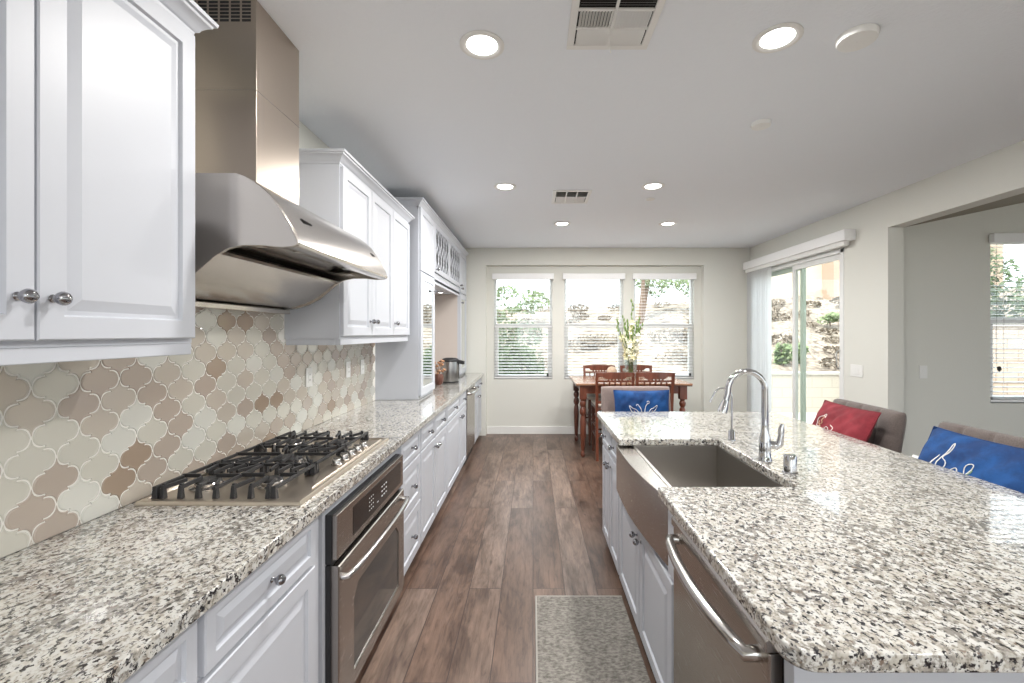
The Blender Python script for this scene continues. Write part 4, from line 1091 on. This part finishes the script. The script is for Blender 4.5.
# neighbour house
t = thing('neighbour_house', 'cream stucco house with sided wing standing above the slope outside the sliding door', 'house', (12, 18, 2.6))
mb = MB(); mb.box(9.3, 11.2, 17.3, 23, 2.4, 6.2); mb.build('stucco_wall', M['stucco'], t)
mb = MB(); mb.box(11.2, 17.5, 16.6, 23, 2.2, 6.2); mb.build('siding_wall', M['siding'], t)
w_ = MB().box(10.42, 11.02, 17.24, 17.298, 4.75, 5.70).build('window_surround', M['trim'], t)
bx(10.49, 10.95, 17.22, 17.239, 4.82, 5.20).build('lower_pane', M['houseglass'], w_); bx(10.49, 10.95, 17.22, 17.239, 5.26, 5.63).build('upper_pane', M['houseglass'], w_)
MB().loft([[(9.0, 16.9, 6.2), (17.9, 16.2, 6.2), (17.9, 23.4, 6.2), (9.0, 23.4, 6.2)], [(10.5, 19.5, 7.3), (16.5, 19.5, 7.3), (16.5, 20.5, 7.3), (10.5, 20.5, 7.3)]]).build('roof', M['rooft'], t)
def foliage(mb, c, rad, n, s, r, flat=1):
    for _ in range(n):
        while True:
            p = Vector((r.uniform(-1, 1), r.uniform(-1, 1), r.uniform(-1, 1)))
            if p.length <= 1: break
        p = p.normalized()*(p.length**.5)
        q = Vector(c)+Vector((p.x*rad[0], p.y*rad[1], p.z*rad[2]))
        u = Vector((r.uniform(-1, 1), r.uniform(-1, 1), r.uniform(-1, 1))).normalized(); v = u.orthogonal().normalized()
        k = s*r.uniform(.6, 1.4)
        mb.add([q-u*k, q+v*k*.45, q+u*k, q-v*k*.45], [(0, 1, 2, 3)])
AVOID = [(12, 17, 1)]
def bush(x, y, rad, n, s, m, label, name='garden_shrub', z=None, group=None, cat='shrub', seed=1):
    z = hz(y, x) if z is None else z; r = random.Random(seed); AVOID.append((x, y, max(rad[:2])*1.15))
    t = thing(name, label, cat, (x, y, z), group)
    mb = MB()
    for k in range(5):
        foliage(mb, (x+r.uniform(-.45, .45)*rad[0], y+r.uniform(-.4, .4)*rad[1], z+rad[2]*r.uniform(.35, .95)), (rad[0]*.62, rad[1]*.62, rad[2]*.62), n//5, s, r)
    mb.build('leaf_crown', m, t)
    sm = MB()
    for k in range(3): sm.tube([(x, y, z-.1), (x+r.uniform(-.5, .5)*rad[0], y+r.uniform(-.3, .3)*rad[1], z+rad[2])], .008, 5)
    sm.build('stems', M['bark'], t)
    return t
bush(-.42, 8.15, (.62, .5, .62), 2600, .045, M['leaf'], 'large dark green shrub outside the left window', z=-.1, seed=2).location.z = .55
bush(.42, 8.45, (.30, .3, .55), 900, .045, M['leaf2'], 'light green shrub outside the left window, right of the dark one', z=.1, seed=3)
bush(-.55, 10.6, (.9, .6, .55), 900, .05, M['leaf'], 'grey-green bush on the slope above the shrub outside the left window', z=1.2, seed=4)
bush(1.6, 11.0, (1.2, .6, .25), 1100, .05, M['leaf3'], 'brownish scrub bush at the crest seen through the middle window', z=1.1, seed=5)
bush(4.0, 11.2, (1.2, .6, .28), 1300, .055, M['leaf3'], 'brown scrub bush below the tree seen through the right window', z=1.3, seed=6)
bush(3.3, 9.8, (.6, .5, .3), 500, .045, M['leaf3'], 'low dry bush on the slope outside the right window', seed=7)
bush(5.45, 9.7, (.16, .2, .33), 300, .07, M['leaf2'], 'bright green plant above the retaining wall seen through the sliding door', seed=8)
bush(5.9, 9.9, (.16, .2, .30), 300, .07, M['leaf2'], 'bright green plant beside the other one, right in the sliding door view', seed=9)
bush(8.4, 12.6, (.3, .3, .2), 300, .06, M['leaf2'], 'small green plant high on the slope seen through the sliding door', seed=10)
def tree(x, y, label, lean, seed, ch, rad, m, n, off=0, fh=1.0):
    r = random.Random(seed); z = hz(y, x)
    t = thing('garden_tree', label, 'tree', (x, y, z))
    MB().tube([(x, y, z-.2), (x+lean*.5, y, z+ch*.5), (x+lean, y, z+ch)], [.075, .06, .035], 8).build('trunk', M['bark'], t, smooth=60)
    AVOID.append((x, y, .6)); mb = MB()
    for k in range(9):
        foliage(mb, (x+off+lean+r.uniform(-1, 1)*rad, y+r.uniform(-.6, .6)*rad*.5, z+fh+r.uniform(-.5, .6)*rad*.5), (rad*.4, rad*.4, rad*.22), n//9, .07, r)
    mb.build('leaf_crown', m, t)
tree(2.95, 12.4, 'slim garden tree with leaning trunk outside the right window', .2, 21, 2.3, .5, M['leaf2'], 260, -.1, 1.6)
tree(3.3, 13.6, 'second slim tree just right of the leaning one outside the right window', .45, 22, 2.5, .8, M['leaf2'], 700, .3, 1.0)
tree(-1.6, 12.8, 'garden tree with light leaves outside the left window', .3, 23, 2.2, .9, M['leaf2'], 900, .55, .75)
for k, (x, y) in enumerate(((9.9, 10.5), (12.6, 10.7), (15.3, 10.5))):
    bush(x, y, (1.2, .8, 1.9), 5200, .07, M['leaf'], ['leafy green hedge tree over the garden wall, first from the opening', 'leafy green hedge tree over the garden wall, second from the opening', 'leafy green hedge tree over the garden wall, farthest out'][k], 'hedge_tree', .9, None, 'tree', 30+k)
# dry brush scattered over the slope
proto = None; br = random.Random(44); taken = [(x_, y_, r_) for x_, y_, r_ in AVOID]
for k in range(900):
    x = br.uniform(-2.2, 10.5); y = 9.45+br.random()**1.3*5.5; sc = br.uniform(.55, 1.2)
    if any(math.hypot(x-a, y-b) < r_+.42*sc for a, b, r_ in taken): continue
    taken.append((x, y, .42*sc))
    if len(taken) > 95: break
    if proto is None:
        t = thing('dry_brush', 'small dry brush clump on the bare slope outside', 'brush', (x, y, hz(y, x)), 'dry brush clumps on the slope')
        mb = MB(); foliage(mb, (x, y, hz(y, x)+.09), (.34, .30, .13), 190, .05, br); mb.build('twigs', M['leaf3'], t); proto = t
    else:
        c_ = dup(proto, (x, y, hz(y, x)), br.uniform(0, 6)); c_.scale = (sc, sc, sc)

# portals so that daylight through the openings is sampled well
def portal(loc, rot, sx, sy):
    l = bpy.data.lights.new('window_daylight', 'AREA'); l.shape = 'RECTANGLE'; l.size = sx; l.size_y = sy; l.cycles.is_portal = True
    o = bpy.data.objects.new('window_daylight', l); C.objects.link(o); o.location = loc; o.rotation_euler = rot
for a, b in WIN: portal(((a+b)/2, YR+.15, (WZ0+WZ1)/2), (-PI/2, 0, 0), b-a, WZ1-WZ0)
portal(((GW[0]+GW[1])/2, YG+.15, (GW[2]+GW[3])/2), (-PI/2, 0, 0), GW[1]-GW[0], GW[3]-GW[2])
portal((XR2-.01, (DY0+DY1)/2, DZ/2), (PI/2, 0, PI/2), DY1-DY0, DZ)
portal((.6, YN-.14, 1.55), (PI/2, 0, 0), 2.4, 1.5); portal((5.5, YN-.14, 1.2), (PI/2, 0, 0), 2.6, 2.3)
portal((GX+.14, -1.4, 1.55), (PI/2, 0, PI/2), 1.6, 1.5); portal((GX+.14, 1.6, 1.55), (PI/2, 0, PI/2), 1.6, 1.5)
